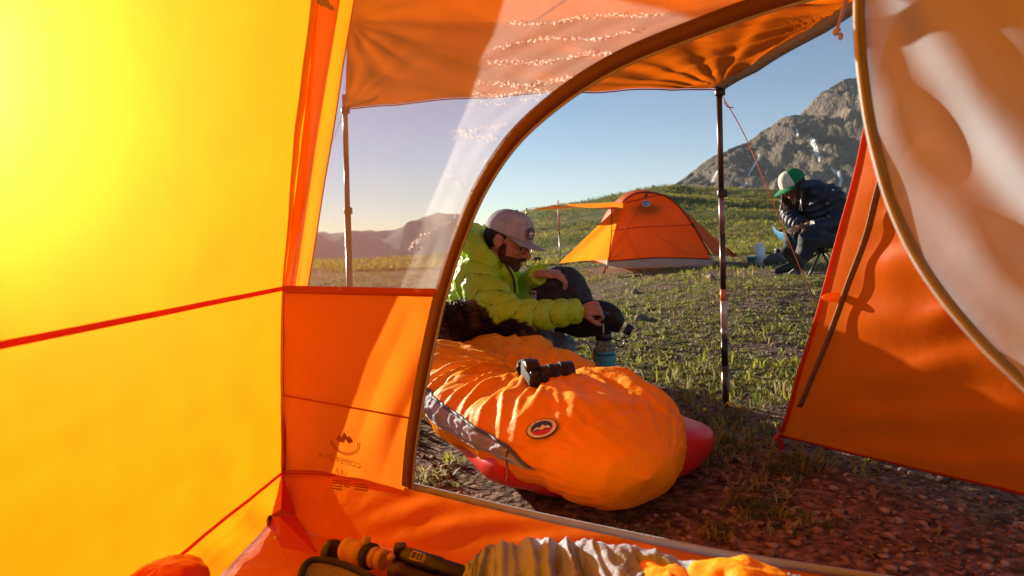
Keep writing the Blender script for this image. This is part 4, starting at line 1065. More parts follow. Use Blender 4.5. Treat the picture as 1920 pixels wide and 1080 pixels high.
mesh('tilt_knob', *ell(t0 + ta * 0.002 + np.array([-0.006, -0.022, 0.002]), (0.008, 0.007, 0.007)), M_TAN, tri)
lc = t0 + ta * 0.066 + np.array([0, 0, 0]); fr = []
tu = ta; tn = unit(np.array([0.1, -0.75, 0.66]) - ta * np.dot([0.1, -0.75, 0.66], ta)); tv = np.cross(tn, tu)
lo_ = lc + tn * 0.0170
for (a, b) in (((-0.014, -0.007), (0.014, -0.007)), ((0.014, -0.007), (0.014, 0.007)), ((0.014, 0.007), (-0.014, 0.007)), ((-0.014, 0.007), (-0.014, -0.007)), ((-0.002, -0.006), (-0.002, 0.006)), ((0.006, -0.005), (0.006, 0.005)), ((0.018, -0.008), (0.018, 0.006))):
    fr.append(ribbon(np.linspace(lo_ + tu * a[0] + tv * a[1], lo_ + tu * b[0] + tv * b[1], 3), tn + 0.5 * tv + 0.3 * tu, 0.0012, 0.0008))
mesh('print', *join(fr), plain('pale_print', (0.5, 0.4, 0.3), 0.6), tri)
# open zip case
cs = thing('zip_case', 'open soft case with dark zip border and grey lining', 'case', (at(610, 1075, 1.13)[0], 1.13, 0.05))
C0 = [at(562, 1085, 1.12), at(572, 1060, 1.15), at(590, 1050, 1.165), at(625, 1054, 1.16), at(662, 1066, 1.14), at(700, 1085, 1.11)]
CC = catmull(C0, 40)
mesh('zip_border', *tube(CC, 0.0065, 8), M_BLACKR, cs)
def lining(u, w):
    i = u * 39; A = np.stack([np.interp(i, np.arange(40), CC[:, a]) for a in range(3)], -1); B = np.array([-0.28, 1.0, 0.03]) + np.stack([0.13 * (u - 0.5), 0 * u, 0 * u], -1)
    P = A * (1 - w)[..., None] + B * w[..., None]; P[..., 2] += 0.012 * fbm(u * 6, w * 6, 3.0) * w; return P
mesh('lining', *sheet(lining, 40, 20), plain('grey_lining', (0.16, 0.14, 0.15), 0.6, bump=0.5, bscale=90), cs)
# crumpled grey and orange quilt at our feet
QL = thing('quilt', 'crumpled grey sleeping quilt with orange lining at the door sill', 'quilt', (0.1, 1.0, 0.02))
QT = catmull([at(858, 1092, 1.12), at(890, 1058, 1.14), at(925, 1034, 1.14), at(990, 1022, 1.13), at(1045, 1024, 1.12), at(1090, 1026, 1.11), at(1150, 1036, 1.09), at(1230, 1046, 1.07), at(1330, 1066, 1.03), at(1420, 1078, 1.0), at(1500, 1100, 0.97)], 120)
def quilt(u, w):
    i = u * 119; A = np.stack([np.interp(i, np.arange(120), QT[:, a]) for a in range(3)], -1)
    P = A.copy()
    t = w * 0.75 - 0.12
    P[..., 1] = A[..., 1] - t
    P[..., 2] = np.maximum(A[..., 2] * (1 - np.clip(-t / 0.14, 0, 1) ** 1.6) - 0.10 * np.clip(t / 0.6, 0, 1), 0.02)
    wu, ww = u + 0.05 * pn(u * 7, w * 4, 1.0), w + 0.2 * pn(u * 6, w * 3, 6.0)
    cr = (1 - 2.4 * np.abs(pn(wu * 9 + ww * 3, ww * 4.0 - u * 5, 2.0))) * 0.012 + (1 - 2.4 * np.abs(pn(wu * 22 - ww * 9, ww * 9 + u * 9, 5.0))) * 0.007 + (1 - 2.4 * np.abs(pn(wu * 48 + ww * 12, ww * 22, 5.0))) * 0.0025
    P[..., 2] += cr * sst(0, 0.12, w) + 0.004 * fbm(u * 20, w * 12, 8.0); P[..., 1] -= cr * 0.6
    return P
mesh('quilt_shell', *sheet(quilt, 220, 90), M_BAGG, QL)
def lobe(c0, r, seed):
    V, F = ell(c0, r, nu=48, nv=28); n_ = (V - c0) / np.array(r); V = V + n_ * (0.010 * fbm(V[:, 0] * 22, V[:, 1] * 14, seed)[:, None]); return V, F
mesh('quilt_lining', *lobe(at(1252, 1102, 1.0) + np.array([0, 0, -0.01]), (0.05, 0.09, 0.040), 1.0), M_BAG, QL)
mesh('quilt_lining', *lobe(at(1390, 1106, 0.96) + np.array([0, 0, -0.01]), (0.085, 0.09, 0.042), 4.0), M_BAG, QL)
rs = mesh('stuff_sack', *lobe(at(303, 1122, 1.04), (0.062, 0.11, 0.052), 7.0), M_PAD); tag(rs, 'rounded red stuff sack on the tent floor by the yellow wall', 'stuff sack')
# ================================================================== PEOPLE, DOG AND THEIR GEAR
def puff(nb, depth, wob=0.0, ph=0.0, seed=0.0, sharp=0.5):
    def f(t, th):
        s = t * nb + wob * np.sin(th * 2 + ph) + 0.18 * pn(np.cos(th) * 1.3 + seed, np.sin(th) * 1.3, t * nb * 0.4)
        v = np.abs(np.sin(math.pi * s)) ** sharp
        return 1 + depth * (v - 0.72) + 0.03 * pn(np.cos(th) * 3 + seed, np.sin(th) * 3, t * 14)
    return f
def puffer(name, color, rough=0.42, sheen=0.1):
    m, nt, out = newmat(name)
    b = N(nt, 'ShaderNodeBsdfPrincipled'); b.inputs['Roughness'].default_value = rough; b.inputs['Specular IOR Level'].default_value = 0.3
    r, nz, tc = varied(nt, color, 0.10, 9)
    nt.links.new(r.outputs[0], b.inputs['Base Color'])
    n1 = N(nt, 'ShaderNodeTexNoise'); n1.inputs['Scale'].default_value = 45; n1.inputs['Detail'].default_value = 5
    mp = N(nt, 'ShaderNodeMapping'); mp.inputs['Scale'].default_value = (1, 1, 0.45)
    nt.links.new(tc.outputs['Object'], mp.inputs[0]); nt.links.new(mp.outputs[0], n1.inputs['Vector'])
    bp = N(nt, 'ShaderNodeBump'); bp.inputs['Strength'].default_value = 0.65; bp.inputs['Distance'].default_value = 0.012
    nt.links.new(n1.outputs[0], bp.inputs['Height']); nt.links.new(bp.outputs[0], b.inputs['Normal'])
    tr = N(nt, 'ShaderNodeBsdfTranslucent'); nt.links.new(r.outputs[0], tr.inputs[0])
    mx = N(nt, 'ShaderNodeMixShader'); mx.inputs[0].default_value = 0.10
    nt.links.new(b.outputs[0], mx.inputs[1]); nt.links.new(tr.outputs[0], mx.inputs[2]); nt.links.new(mx.outputs[0], out.inputs[0])
    return m
def skin(name, color):
    m, nt, out = newmat(name)
    b = N(nt, 'ShaderNodeBsdfPrincipled'); b.inputs['Roughness'].default_value = 0.5; b.inputs['Specular IOR Level'].default_value = 0.35
    b.inputs['Subsurface Weight'].default_value = 0.15; b.inputs['Subsurface Radius'].default_value = (0.012, 0.004, 0.002); b.inputs['Subsurface Scale'].default_value = 0.6
    r, nz, tc = varied(nt, color, 0.14, 38); nt.links.new(r.outputs[0], b.inputs['Base Color'])
    n1 = N(nt, 'ShaderNodeTexNoise'); n1.inputs['Scale'].default_value = 260; nt.links.new(tc.outputs['Object'], n1.inputs['Vector'])
    bp = N(nt, 'ShaderNodeBump'); bp.inputs['Strength'].default_value = 0.15; bp.inputs['Distance'].default_value = 0.003
    nt.links.new(n1.outputs[0], bp.inputs['Height']); nt.links.new(bp.outputs[0], b.inputs['Normal'])
    nt.links.new(b.outputs[0], out.inputs[0]); return m
M_SKIN = skin('ruddy_skin', (0.50, 0.215, 0.13)); M_SKIN2 = skin('brown_skin', (0.22, 0.095, 0.05))
M_GREEN = puffer('lime_jacket_nylon', (0.48, 0.70, 0.018)); M_NAVY = puffer('navy_jacket_nylon', (0.034, 0.039, 0.058), 0.42)
M_TROU = plain('grey_trousers', (0.14, 0.15, 0.17), 0.7, bump=0.5, bscale=30); M_TROU2 = plain('dark_navy_trousers', (0.022, 0.025, 0.038), 0.75, bump=0.5, bscale=30)
M_CAP = plain('faded_mauve_cap_cotton', (0.47, 0.42, 0.41), 0.9, amt=0.16, scale=24, bump=0.3, bscale=500)
M_BRIM = plain('grey_brim_cotton', (0.38, 0.345, 0.36), 0.85, bump=0.25, bscale=500)
M_BEARD = plain('auburn_beard', (0.12, 0.048, 0.022), 0.85, amt=0.4, scale=120, bump=1.0, bscale=380)
M_HAIR = plain('dark_hair', (0.022, 0.013, 0.009), 0.7, amt=0.3, scale=90, bump=0.8, bscale=300)
M_STEEL = plain('spectacle_metal', (0.55, 0.5, 0.45), 0.25, metal=0.9)

def hand(parent, wrist, fwd, palm, mat, size=0.185, curl=0.55, spread=0.10, thumb=1, voxel=0.0032, name='hand'):
    """palm: the way the palm faces; thumb=+1 puts the thumb on cross(fwd, palm)"""
    fwd = unit(fwd); palm = unit(np.asarray(palm, float) - fwd * np.dot(palm, fwd)); sd = np.cross(fwd, palm) * thumb
    s = size / 0.185; W = np.asarray(wrist, float)
    def L(a, b, c): return W + (fwd * a + sd * b + palm * c) * s
    parts = [tube([L(-0.02, 0, 0), L(0.01, 0, 0), L(0.045, 0.002, 0), L(0.085, 0.0, 0.002)], [(0.021 * s, 0.017 * s), (0.024 * s, 0.017 * s), (0.036 * s, 0.016 * s), (0.039 * s, 0.013 * s)], 14, 10, side=sd)]
    for b, ln_, r_ in ((0.030, 0.078, 0.0088), (0.010, 0.088, 0.0092), (-0.011, 0.082, 0.0088), (-0.030, 0.064, 0.0078)):
        p = np.array([0.080, b, 0.003]); a = 0.15; P = [np.array([0.06, b * 0.9, 0.0]), p]
        dirb = b * spread / 0.03
        for seg, f in ((0.46, 0.9), (0.30, 1.25), (0.24, 0.8)):
            a += curl * f; p = p + np.array([math.cos(a) * 1.0, dirb, math.sin(a)]) * ln_ * seg; P.append(p)
        parts.append(tube([L(*q) for q in P], [r_ * s * k for k in (1.1, 1.12, 1.0, 0.95, 0.78)], 9, 14))
        parts.append(ell(L(*P[-1]), (r_ * 0.75 * s,) * 3, nu=8, nv=6))
    T = [(0.018, 0.018, 0.006), (0.040, 0.042, 0.016), (0.066, 0.050, 0.030 + 0.018 * curl), (0.086, 0.046, 0.044 + 0.026 * curl)]
    parts.append(tube([L(*q) for q in T], [0.013 * s, 0.0125 * s, 0.0105 * s, 0.0085 * s], 9, 12)); parts.append(ell(L(*T[-1]), (0.0082 * s,) * 3, nu=8, nv=6))
    return fuse(name, parts, voxel, mat, parent, smooth=2)

def head_frame(c, fwd, up):
    f = unit(fwd); u = unit(np.asarray(up, float) - f * np.dot(up, f)); l = np.cross(u, f)
    M = np.stack([f, l, u], 1); c = np.asarray(c, float)
    return (lambda p: c + M @ np.asarray(p, float)), M
def head_parts(hl, M, k=1.0):
    E_ = lambda c, r: ell(hl(np.array(c) * k), np.array(r) * k, M, 28, 18)
    return [E_((-0.005, 0, 0.035), (0.097, 0.077, 0.088)), E_((0.030, 0, -0.035), (0.066, 0.062, 0.078)), E_((0.058, 0, -0.088), (0.034, 0.036, 0.028)), E_((0.045, 0, -0.065), (0.045, 0.047, 0.045)),
            E_((0.082, 0, 0.012), (0.016, 0.055, 0.014)), E_((0.072, 0.036, -0.028), (0.020, 0.022, 0.020)), E_((0.072, -0.036, -0.028), (0.020, 0.022, 0.020)),
            tube([hl(np.array(q) * k) for q in ((0.088, 0, 0.004), (0.102, 0, -0.018), (0.114, 0, -0.036), (0.106, 0, -0.044))], [0.008 * k, 0.011 * k, 0.0145 * k, 0.010 * k], 10, 10),
            E_((0.100, 0.011, -0.041), (0.010, 0.008, 0.007)), E_((0.100, -0.011, -0.041), (0.010, 0.008, 0.007)),
            E_((0.090, 0, -0.064), (0.012, 0.022, 0.006)), E_((0.089, 0, -0.073), (0.012, 0.020, 0.006)),
            E_((-0.006, 0.078, -0.012), (0.020, 0.008, 0.032)), E_((-0.006, -0.078, -0.012), (0.020, 0.008, 0.032)),
            E_((-0.016, 0.084, -0.008), (0.010, 0.006, 0.026)), E_((-0.016, -0.084, -0.008), (0.010, 0.006, 0.026))]
def cap(parent, hl, M, mats, k=1.0, name='cap'):
    """baseball cap: crown, panel seams, button, brim; mats = crown, front, brim"""
    def crown(u, w):
        a = u * 2 * math.pi; e = w * math.pi / 2
        x = np.cos(a) * np.cos(e) ** 0.75; y = np.sin(a) * np.cos(e) ** 0.75; z = np.sin(e) ** 0.9
        r_ = 1 + 0.012 * pn(np.cos(a) * 2, np.sin(a) * 2, w * 3)
        P = np.stack([-0.003 + 0.108 * x * r_, 0.089 * y * r_, 0.022 + 0.105 * z * (1 + 0.08 * x) - 0.004 * x * (1 - w)], -1) * k
        return np.einsum('ij,...j->...i', M, P) + hl((0, 0, 0))
    nu, nv = 60, 18
    V, F = sheet(crown, nu, nv)
    fm = [1 if (abs(((i + 0.5) / (nu - 1) * 360 + 180) % 360 - 180) < 62) else 0 for i in range(nu - 1) for j in range(nv - 1)]
    c = mesh(name, V, F, parent=parent, mats=[mats[0], mats[1]], fmat=fm)
    md = c.modifiers.new('t', 'SOLIDIFY'); md.thickness = 0.003 * k; md.offset = -1
    for a in np.arange(6) * 60 + 30:
        e = np.linspace(0, 1, 16); L_ = crown(np.full(16, a / 360), e); mesh('seam', *tube(L_, 0.0011 * k, 5), mats[0], c)
    mesh('button', *ell(hl(np.array([-0.003, 0, 0.128]) * k), (0.007 * k, 0.007 * k, 0.004 * k), M, 12, 8), mats[0], c)
    def brim(u, w):
        a = (u - 0.5) * R(132); ext = w * 0.078 * np.cos(a * 0.92) ** 0.7
        x = np.cos(a) * 0.103 + ext; y = np.sin(a) * 0.088 * (1 + 0.05 * w); z = 0.020 - 0.16 * ext - 2.2 * (y ** 2) * (0.35 + 0.65 * w) + 0.004 * w
        return np.einsum('ij,...j->...i', M, np.stack([x, y, z], -1) * k) + hl((0, 0, 0))
    b = mesh('brim', *sheet(brim, 40, 14), mats[2], c)
    md = b.modifiers.new('t', 'SOLIDIFY'); md.thickness = 0.0035 * k; md.offset = -1
    return c

# ------------------------------------------------------------------ man in the lime jacket
man = thing('person', 'seated person in lime green puffer jacket, grey cap and glasses, tipping a dark water bag', 'person', (at(885, 650, 2.98)[0], 2.98, 0.03))
J = dict(pel=at(893, 676, 3.02), waist=at(890, 618, 2.99), chest=at(893, 556, 2.95), upper=at(903, 503, 2.92), neck=at(915, 470, 2.90),
         shn=at(893, 528, 2.79), eln=at(955, 592, 2.64), wrn=at(1084, 583, 2.74), shf=at(928, 512, 3.06), elf=at(972, 542, 3.14), wrf=at(1012, 514, 2.88))
jk = [tube([J['pel'], J['waist'], J['chest'], J['upper'], J['neck']], [(0.150, 0.150), (0.146, 0.150), (0.140, 0.155), (0.105, 0.135), (0.065, 0.075)], 56, 110, side=(1, 0, 0), mod=puff(8, 0.20, 0.22, 0.6, 0.0, 0.4)),
      ell(at(897, 532, 2.92), (0.115, 0.175, 0.085), nu=30, nv=18),
      tube([at(905, 505, 2.86), J['shn'], at(925, 566, 2.69), J['eln'], at(1000, 592, 2.66), at(1045, 588, 2.70), J['wrn']], [0.075, 0.087, 0.080, 0.072, 0.060, 0.054, 0.046], 40, 170, mod=puff(9, 0.30, 0.34, 0.4, 2.0, 0.4)),
      tube([at(912, 500, 2.98), J['shf'], J['elf'], at(992, 533, 3.06), J['wrf']], [0.07, 0.08, 0.066, 0.055, 0.045], 36, 110, mod=puff(8, 0.26, 0.25, 1.4, 5.0, 0.4)),
      # hood bunched behind the neck and round the collar
      tube([at(925, 492, 2.83), at(900, 478, 2.80), at(880, 452, 2.86), at(884, 440, 2.95), at(905, 445, 3.02), at(932, 480, 3.02)], [0.034, 0.044, 0.048, 0.046, 0.042, 0.030], 26, 70, mod=puff(7, 0.18, 0.2, 0.2, 9.0)),
      ell(at(886, 462, 2.91), (0.062, 0.09, 0.065), nu=24, nv=16),
      tube([at(938, 500, 2.84), at(952, 520, 2.86), at(955, 550, 2.88)], [0.030, 0.035, 0.04], 20, 30)]
def quilt_disp(co):
    return 0.0035 * fbm(co[:, 0] * 30, co[:, 1] * 30, co[:, 2] * 34, o=3) + 0.0025 * (1 - 2.2 * np.abs(pn(co[:, 0] * 46, co[:, 1] * 46, co[:, 2] * 28)))
def seams(parent, P, rad, n, seg, side, nb, wob, ph, seed, mat, r=0.0020, mod=None, k0=1):
    V, F = tube(P, rad, seg, n, cap=False, side=side, mod=mod); V = V.reshape(n, seg, 3)
    th = np.arange(seg) * 2 * math.pi / seg; t = np.arange(n) / (n - 1)
    S = np.stack([ti * nb + wob * np.sin(th * 2 + ph) + 0.18 * pn(np.cos(th) * 1.3 + seed, np.sin(th) * 1.3, ti * nb * 0.4) for ti in t])
    cen = V.mean(1)
    for k in range(k0, int(nb)):
        L_ = []
        for j in range(seg):
            i = int(np.clip(np.searchsorted(S[:, j], k), 1, n - 1)); L_.append(cen[i] + (V[i, j] - cen[i]) * 1.035)
        L_.append(L_[0]); mesh('seam', *tube(L_, r, 5, cap=False), mat, parent)
SEAM_A = [at(905, 505, 2.86), J['shn'], at(925, 566, 2.69), J['eln'], at(1000, 592, 2.66), at(1045, 588, 2.70), J['wrn']]
M_GSEAM = plain('dark_green_stitching', (0.10, 0.15, 0.008), 0.8)
seams(man, SEAM_A, [0.075, 0.087, 0.080, 0.072, 0.060, 0.054, 0.046], 170, 40, None, 9, 0.34, 0.4, 2.0, M_GSEAM, mod=puff(9, 0.30, 0.34, 0.4, 2.0, 0.4), k0=2)
seams(man, [J['pel'], J['waist'], J['chest'], J['upper'], J['neck']], [(0.150, 0.150), (0.146, 0.150), (0.140, 0.155), (0.105, 0.135), (0.065, 0.075)], 110, 56, (1, 0, 0), 8, 0.22, 0.6, 0.0, M_GSEAM, mod=puff(8, 0.20, 0.22, 0.6, 0.0, 0.4))
fuse('jacket', jk, 0.005, M_GREEN, man, smooth=1, disp=quilt_disp)
mesh('zip', *tube(catmull([at(946, 492, 2.825), at(962, 520, 2.82), at(966, 548, 2.83)], 20), 0.005, 6), M_LOCK, man)
hl, HM = head_frame(at(951, 449, 2.90), (0.86, -0.33, -0.36), (0.33, -0.05, 0.94))
hd = fuse('head', head_parts(hl, HM) + [tube([hl((0.0, 0, -0.04)), hl((-0.02, 0, -0.09)), J['neck'] + np.array([0, 0, -0.03])], [0.055, 0.056, 0.06], 18, 12)], 0.0042, M_SKIN, man, smooth=3)
fuse('beard', [ell(hl((0.040, 0, -0.070)), (0.057, 0.060, 0.045), HM), ell(hl((0.058, 0, -0.094)), (0.040, 0.041, 0.030), HM), ell(hl((0.020, 0.050, -0.045)), (0.022, 0.016, 0.04), HM), ell(hl((0.020, -0.050, -0.045)), (0.022, 0.016, 0.04), HM), tube([hl((0.088, 0.028, -0.066)), hl((0.100, 0.012, -0.055)), hl((0.100, -0.012, -0.055)), hl((0.088, -0.028, -0.066))], 0.0075, 8, 12)], 0.004, M_BEARD, man, smooth=2)
fuse('hair', [ell(hl((-0.040, 0, 0.0)), (0.066, 0.079, 0.060), HM), ell(hl((-0.01, 0.070, 0.012)), (0.03, 0.012, 0.03), HM), ell(hl((-0.01, -0.070, 0.012)), (0.03, 0.012, 0.03), HM)], 0.005, M_HAIR, man, smooth=2)
gl = []
for sgn in (-1, 1):
    tt = np.linspace(0, 2 * math.pi, 25)
    gl.append(tube([hl((0.104 - 0.012 * abs(math.cos(t)) * 0.3, sgn * 0.034 + 0.025 * math.cos(t), -0.012 + 0.020 * math.sin(t))) for t in tt], 0.0016, 6, cap=False))
    gl.append(tube([hl((0.100, sgn * 0.058, -0.006)), hl((0.05, sgn * 0.080, -0.002)), hl((-0.012, sgn * 0.086, 0.002)), hl((-0.03, sgn * 0.083, -0.02))], 0.0016, 6, 16))
gl.append(tube([hl((0.106, -0.010, -0.008)), hl((0.112, 0, -0.005)), hl((0.106, 0.010, -0.008))], 0.0016, 6, 8))
gs_ = mesh('glasses', *join(gl), M_STEEL, man)
for sgn in (-1, 1): mesh('eye', *ell(hl((0.082, sgn * 0.034, -0.010)), (0.012, 0.013, 0.010), HM, 12, 8), plain('eye_dark', (0.05, 0.03, 0.02), 0.2), man)
cp_ = cap(man, hl, HM, [M_CAP, M_CAP, M_BRIM])
pcn = hl((0.101, -0.040, 0.060)); pn_ = HM @ unit([0.82, -0.5, 0.25]); px_ = unit(np.cross((0, 0, 1), pn_)); py_ = np.cross(pn_, px_)
pt = mesh('cap_patch', *flat([(0.021 * math.cos(a), 0.026 * math.sin(a)) for a in np.linspace(0, 2 * math.pi, 24, endpoint=False)], pcn + pn_ * 0.002, px_, py_, pn_, 0.002), plain('patch_dark', (0.10, 0.085, 0.11), 0.8), cp_, smooth=False)
mesh('patch_emblem', *join([flat([(-0.014, -0.004), (-0.005, 0.010), (0.001, 0.002), (0.006, 0.012), (0.014, -0.004)], pcn + pn_ * 0.0052, px_, py_, pn_, 0.0008)] + [flat([(-0.012, -0.009 - 0.005 * i), (0.012, -0.009 - 0.005 * i), (0.011, -0.011 - 0.005 * i), (-0.011, -0.011 - 0.005 * i)], pcn + pn_ * 0.0052, px_, py_, pn_, 0.0008) for i in range(2)]), M_WHITE, cp_, smooth=False)
# grey trousers: thighs out to the knee, shins folded back
fuse('trousers', [tube([J['pel'], at(945, 662, 2.92), at(1012, 648, 2.86), at(1034, 640, 2.86)], [0.125, 0.10, 0.085, 0.070], 28, 40), tube([at(1032, 640, 2.86), at(1040, 680, 2.92), at(1010, 710, 3.02)], [0.072, 0.062, 0.05], 24, 30),
                  tube([J['pel'], at(960, 655, 3.16), at(1045, 640, 3.18)], [0.125, 0.10, 0.08], 26, 30), tube([at(1045, 640, 3.18), at(1050, 690, 3.22), at(1010, 715, 3.3)], [0.08, 0.065, 0.05], 24, 24)], 0.009, M_TROU, man, smooth=4,
     disp=lambda co: 0.006 * (1 - 2.2 * np.abs(pn(co[:, 0] * 14, co[:, 1] * 14, co[:, 2] * 20))))
hand(man, J['wrn'] + np.array([0.004, 0, 0.0]), (0.96, 0.12, 0.14), (-0.05, 0.75, -0.66), M_SKIN, 0.175, 0.95, 0.05, thumb=-1)
hand(man, J['wrf'] + np.array([0.0, -0.01, 0.0]), (0.97, -0.1, 0.0), (0.0, 0.35, -0.93), M_SKIN, 0.175, 0.55, 0.10, thumb=1)

# ------------------------------------------------------------------ water bag in his hands
M_WBAG = plain('charcoal_coated_fabric', (0.030, 0.028, 0.032), 0.62, amt=0.12, scale=12, bump=0.35, bscale=18)
M_WBAG2 = plain('black_brown_fabric', (0.013, 0.010, 0.009), 0.6, bump=0.3, bscale=20)
wbag = thing('water_bag', 'dark water bag held over the bottle with a spout cap hanging', 'water bag', at(1070, 590, 2.9))
fuse('bag_body', [tube([at(1000, 560, 2.93), at(1030, 536, 2.93), at(1062, 530, 2.93), at(1085, 565, 2.92), at(1098, 590, 2.9)], [(0.030, 0.035), (0.066, 0.06), (0.070, 0.065), (0.065, 0.06), (0.05, 0.05)], 30, 50, side=(0.2, 0, 1)),
                  ell(at(1052, 562, 2.93), (0.115, 0.065, 0.115), nu=28, nv=18), ell(at(1040, 525, 2.93), (0.045, 0.05, 0.045)), tube([at(1010, 590, 2.95), at(1060, 596, 2.94), at(1110, 598, 2.92)], [0.03, 0.05, 0.04], 20, 20)],
     0.006, M_WBAG, wbag, smooth=6, disp=lambda co: 0.006 * fbm(co[:, 0] * 14, co[:, 1] * 14, co[:, 2] * 14, o=3))
fuse('spout_end', [tube([at(1040, 605, 2.92), at(1085, 606, 2.88), at(1115, 596, 2.86), at(1142, 598, 2.85), at(1166, 612, 2.84)], [(0.035, 0.03), (0.062, 0.045), (0.078, 0.05), (0.066, 0.045), (0.030, 0.03)], 28, 50, side=(0.1, 0, 1))],
     0.005, M_WBAG2, wbag, smooth=4, disp=lambda co: 0.004 * fbm(co[:, 0] * 20, co[:, 1] * 20, co[:, 2] * 20, o=3))
mesh('filler_cap', *lathe([(0.020, -0.012), (0.024, -0.008), (0.024, 0.010), (0.020, 0.016)], at(1178, 618, 2.83), 20, (0.8, -0.3, -0.4)), M_BLACK, wbag)
mesh('spigot', *lathe([(0.030, -0.006), (0.032, 0.0), (0.030, 0.008), (0.016, 0.012), (0.012, 0.030)], at(1129, 592, 2.785), 24, (0.0, -0.5, -0.85)), M_BLACK, wbag)
mesh('cap_loop', *tube(catmull([at(1172, 622, 2.83), at(1170, 645, 2.82), at(1160, 650, 2.82), at(1154, 640, 2.82)], 20), 0.0032, 6), M_BLACK, wbag)
mesh('tag', *boxm(at(1001, 555, 2.87), (0.022, 0.004, 0.045), bev=0.0015), plain('pale_tag', (0.45, 0.38, 0.36), 0.6), wbag)
mesh('tag_hole', *lathe([(0.006, 0), (0.006, 0.003)], at(1001, 550, 2.867), 14, (0, -1, 0)), M_BLACK, wbag)
st = mesh('water_stream', *tube(catmull([at(1130, 600, 2.78), at(1131, 612, 2.78), at(1132, 632, 2.78)], 16), [0.004] * 16, 8, mod=lambda t, th: 1 + 0.3 * np.sin(t * 30 + th)), glassy('running_water', (0.75, 0.8, 0.85), 0.05, 0.5))
tag(st, 'thin stream of water falling from the dark bag into the bottle', 'water')

# ------------------------------------------------------------------ dog curled up behind the sleeping bag
M_FUR = plain('brindle_fur', (0.022, 0.013, 0.009), 0.75, amt=0.5, scale=9, spec=0.3)
dy = 2.67
dog = thing('dog', 'dark brown dog curled up between the person and the sleeping bag', 'dog', (at(910, 660, dy)[0], dy, 0.05))
dp = [tube([at(838, 642, dy - 0.03), at(872, 622, dy), at(915, 618, dy + 0.02), at(950, 628, dy), at(972, 645, dy - 0.06)], [0.10, 0.115, 0.112, 0.105, 0.08], 28, 50),
      ell(at(960, 638, dy - 0.07), (0.082, 0.075, 0.082)), ell(at(855, 625, dy - 0.02), (0.085, 0.08, 0.082)),
      tube([at(862, 606, dy - 0.02), at(848, 600, dy - 0.05), at(832, 606, dy - 0.09)], [0.055, 0.055, 0.05], 20, 20),                 # neck
      ell(at(834, 605, dy - 0.10), (0.062, 0.058, 0.050)), tube([at(832, 608, dy - 0.12), at(822, 622, dy - 0.16), at(818, 632, dy - 0.18)], [0.042, 0.030, 0.022], 16, 12),   # head, muzzle
      tube([at(968, 650, dy - 0.10), at(978, 662, dy - 0.12), at(962, 668, dy - 0.15), at(940, 668, dy - 0.15)], [0.045, 0.032, 0.026, 0.024], 16, 20),   # hind leg
      tube([at(975, 652, dy), at(990, 668, dy - 0.06), at(985, 680, dy - 0.12)], [0.025, 0.020, 0.012], 12, 20)]               # tail
for sx in (-1, 1):
    b = at(846 + 10 * sx, 590, dy - 0.08); dp.append(tube([b, b + np.array([0.012 * sx, 0, 0.022]), b + np.array([0.03 * sx, -0.012, 0.012])], [0.022, 0.016, 0.005], 10, 10))
dbody = fuse('body', dp, 0.008, M_FUR, dog, smooth=4)
me = dbody.data; nf = len(me.polygons)
ce = np.empty(nf * 3); me.polygons.foreach_get('center', ce); ce = ce.reshape(-1, 3); no = np.empty(nf * 3); me.polygons.foreach_get('normal', no); no = no.reshape(-1, 3)
pick = rng.integers(0, nf, 26000); c_, n_ = ce[pick] + rng.normal(size=(26000, 3)) * 0.003, no[pick]
flow = np.array([0.75, -0.1, -0.35]) + 0.7 * np.stack([pn(c_[:, 0] * 9, c_[:, 1] * 9, c_[:, 2] * 9), pn(c_[:, 0] * 9 + 5, c_[:, 1] * 9, c_[:, 2] * 9), pn(c_[:, 0] * 9, c_[:, 1] * 9 + 7, c_[:, 2] * 9)], 1)
dr = n_ * 0.55 + flow - n_ * (flow * n_).sum(1)[:, None] + rng.normal(size=c_.shape) * 0.18; dr /= np.linalg.norm(dr, axis=1)[:, None]
ln_ = (0.018 + 0.016 * rng.random(26000))[:, None]; sd_ = np.cross(dr, rng.normal(size=c_.shape)); sd_ /= np.linalg.norm(sd_, axis=1)[:, None]
V = np.stack([c_ - sd_ * 0.0011, c_ + sd_ * 0.0011, c_ + dr * ln_ * 0.6 + n_ * 0.001 + sd_ * 0.0007, c_ + dr * ln_ - n_ * 0.003], 1).reshape(-1, 3)
F = [(4 * i, 4 * i + 1, 4 * i + 2) for i in range(26000)] + [(4 * i, 4 * i + 2, 4 * i + 3) for i in range(26000)]
tan_ = (fbm(c_[:, 0] * 7, c_[:, 1] * 7, c_[:, 2] * 7) > 0.22) | ((c_[:, 2] < 0.14) & (rng.random(26000) < 0.3))
M_FURT = plain('tan_fur', (0.19, 0.09, 0.04), 0.7, amt=0.4, scale=30)
fur = mesh('fur', V, F, parent=dog, mats=[plain('dark_fur', (0.050, 0.030, 0.019), 0.6, amt=0.4, scale=20), M_FURT], fmat=np.concatenate([tan_, tan_]).astype(int)); tag(fur, kind='stuff')

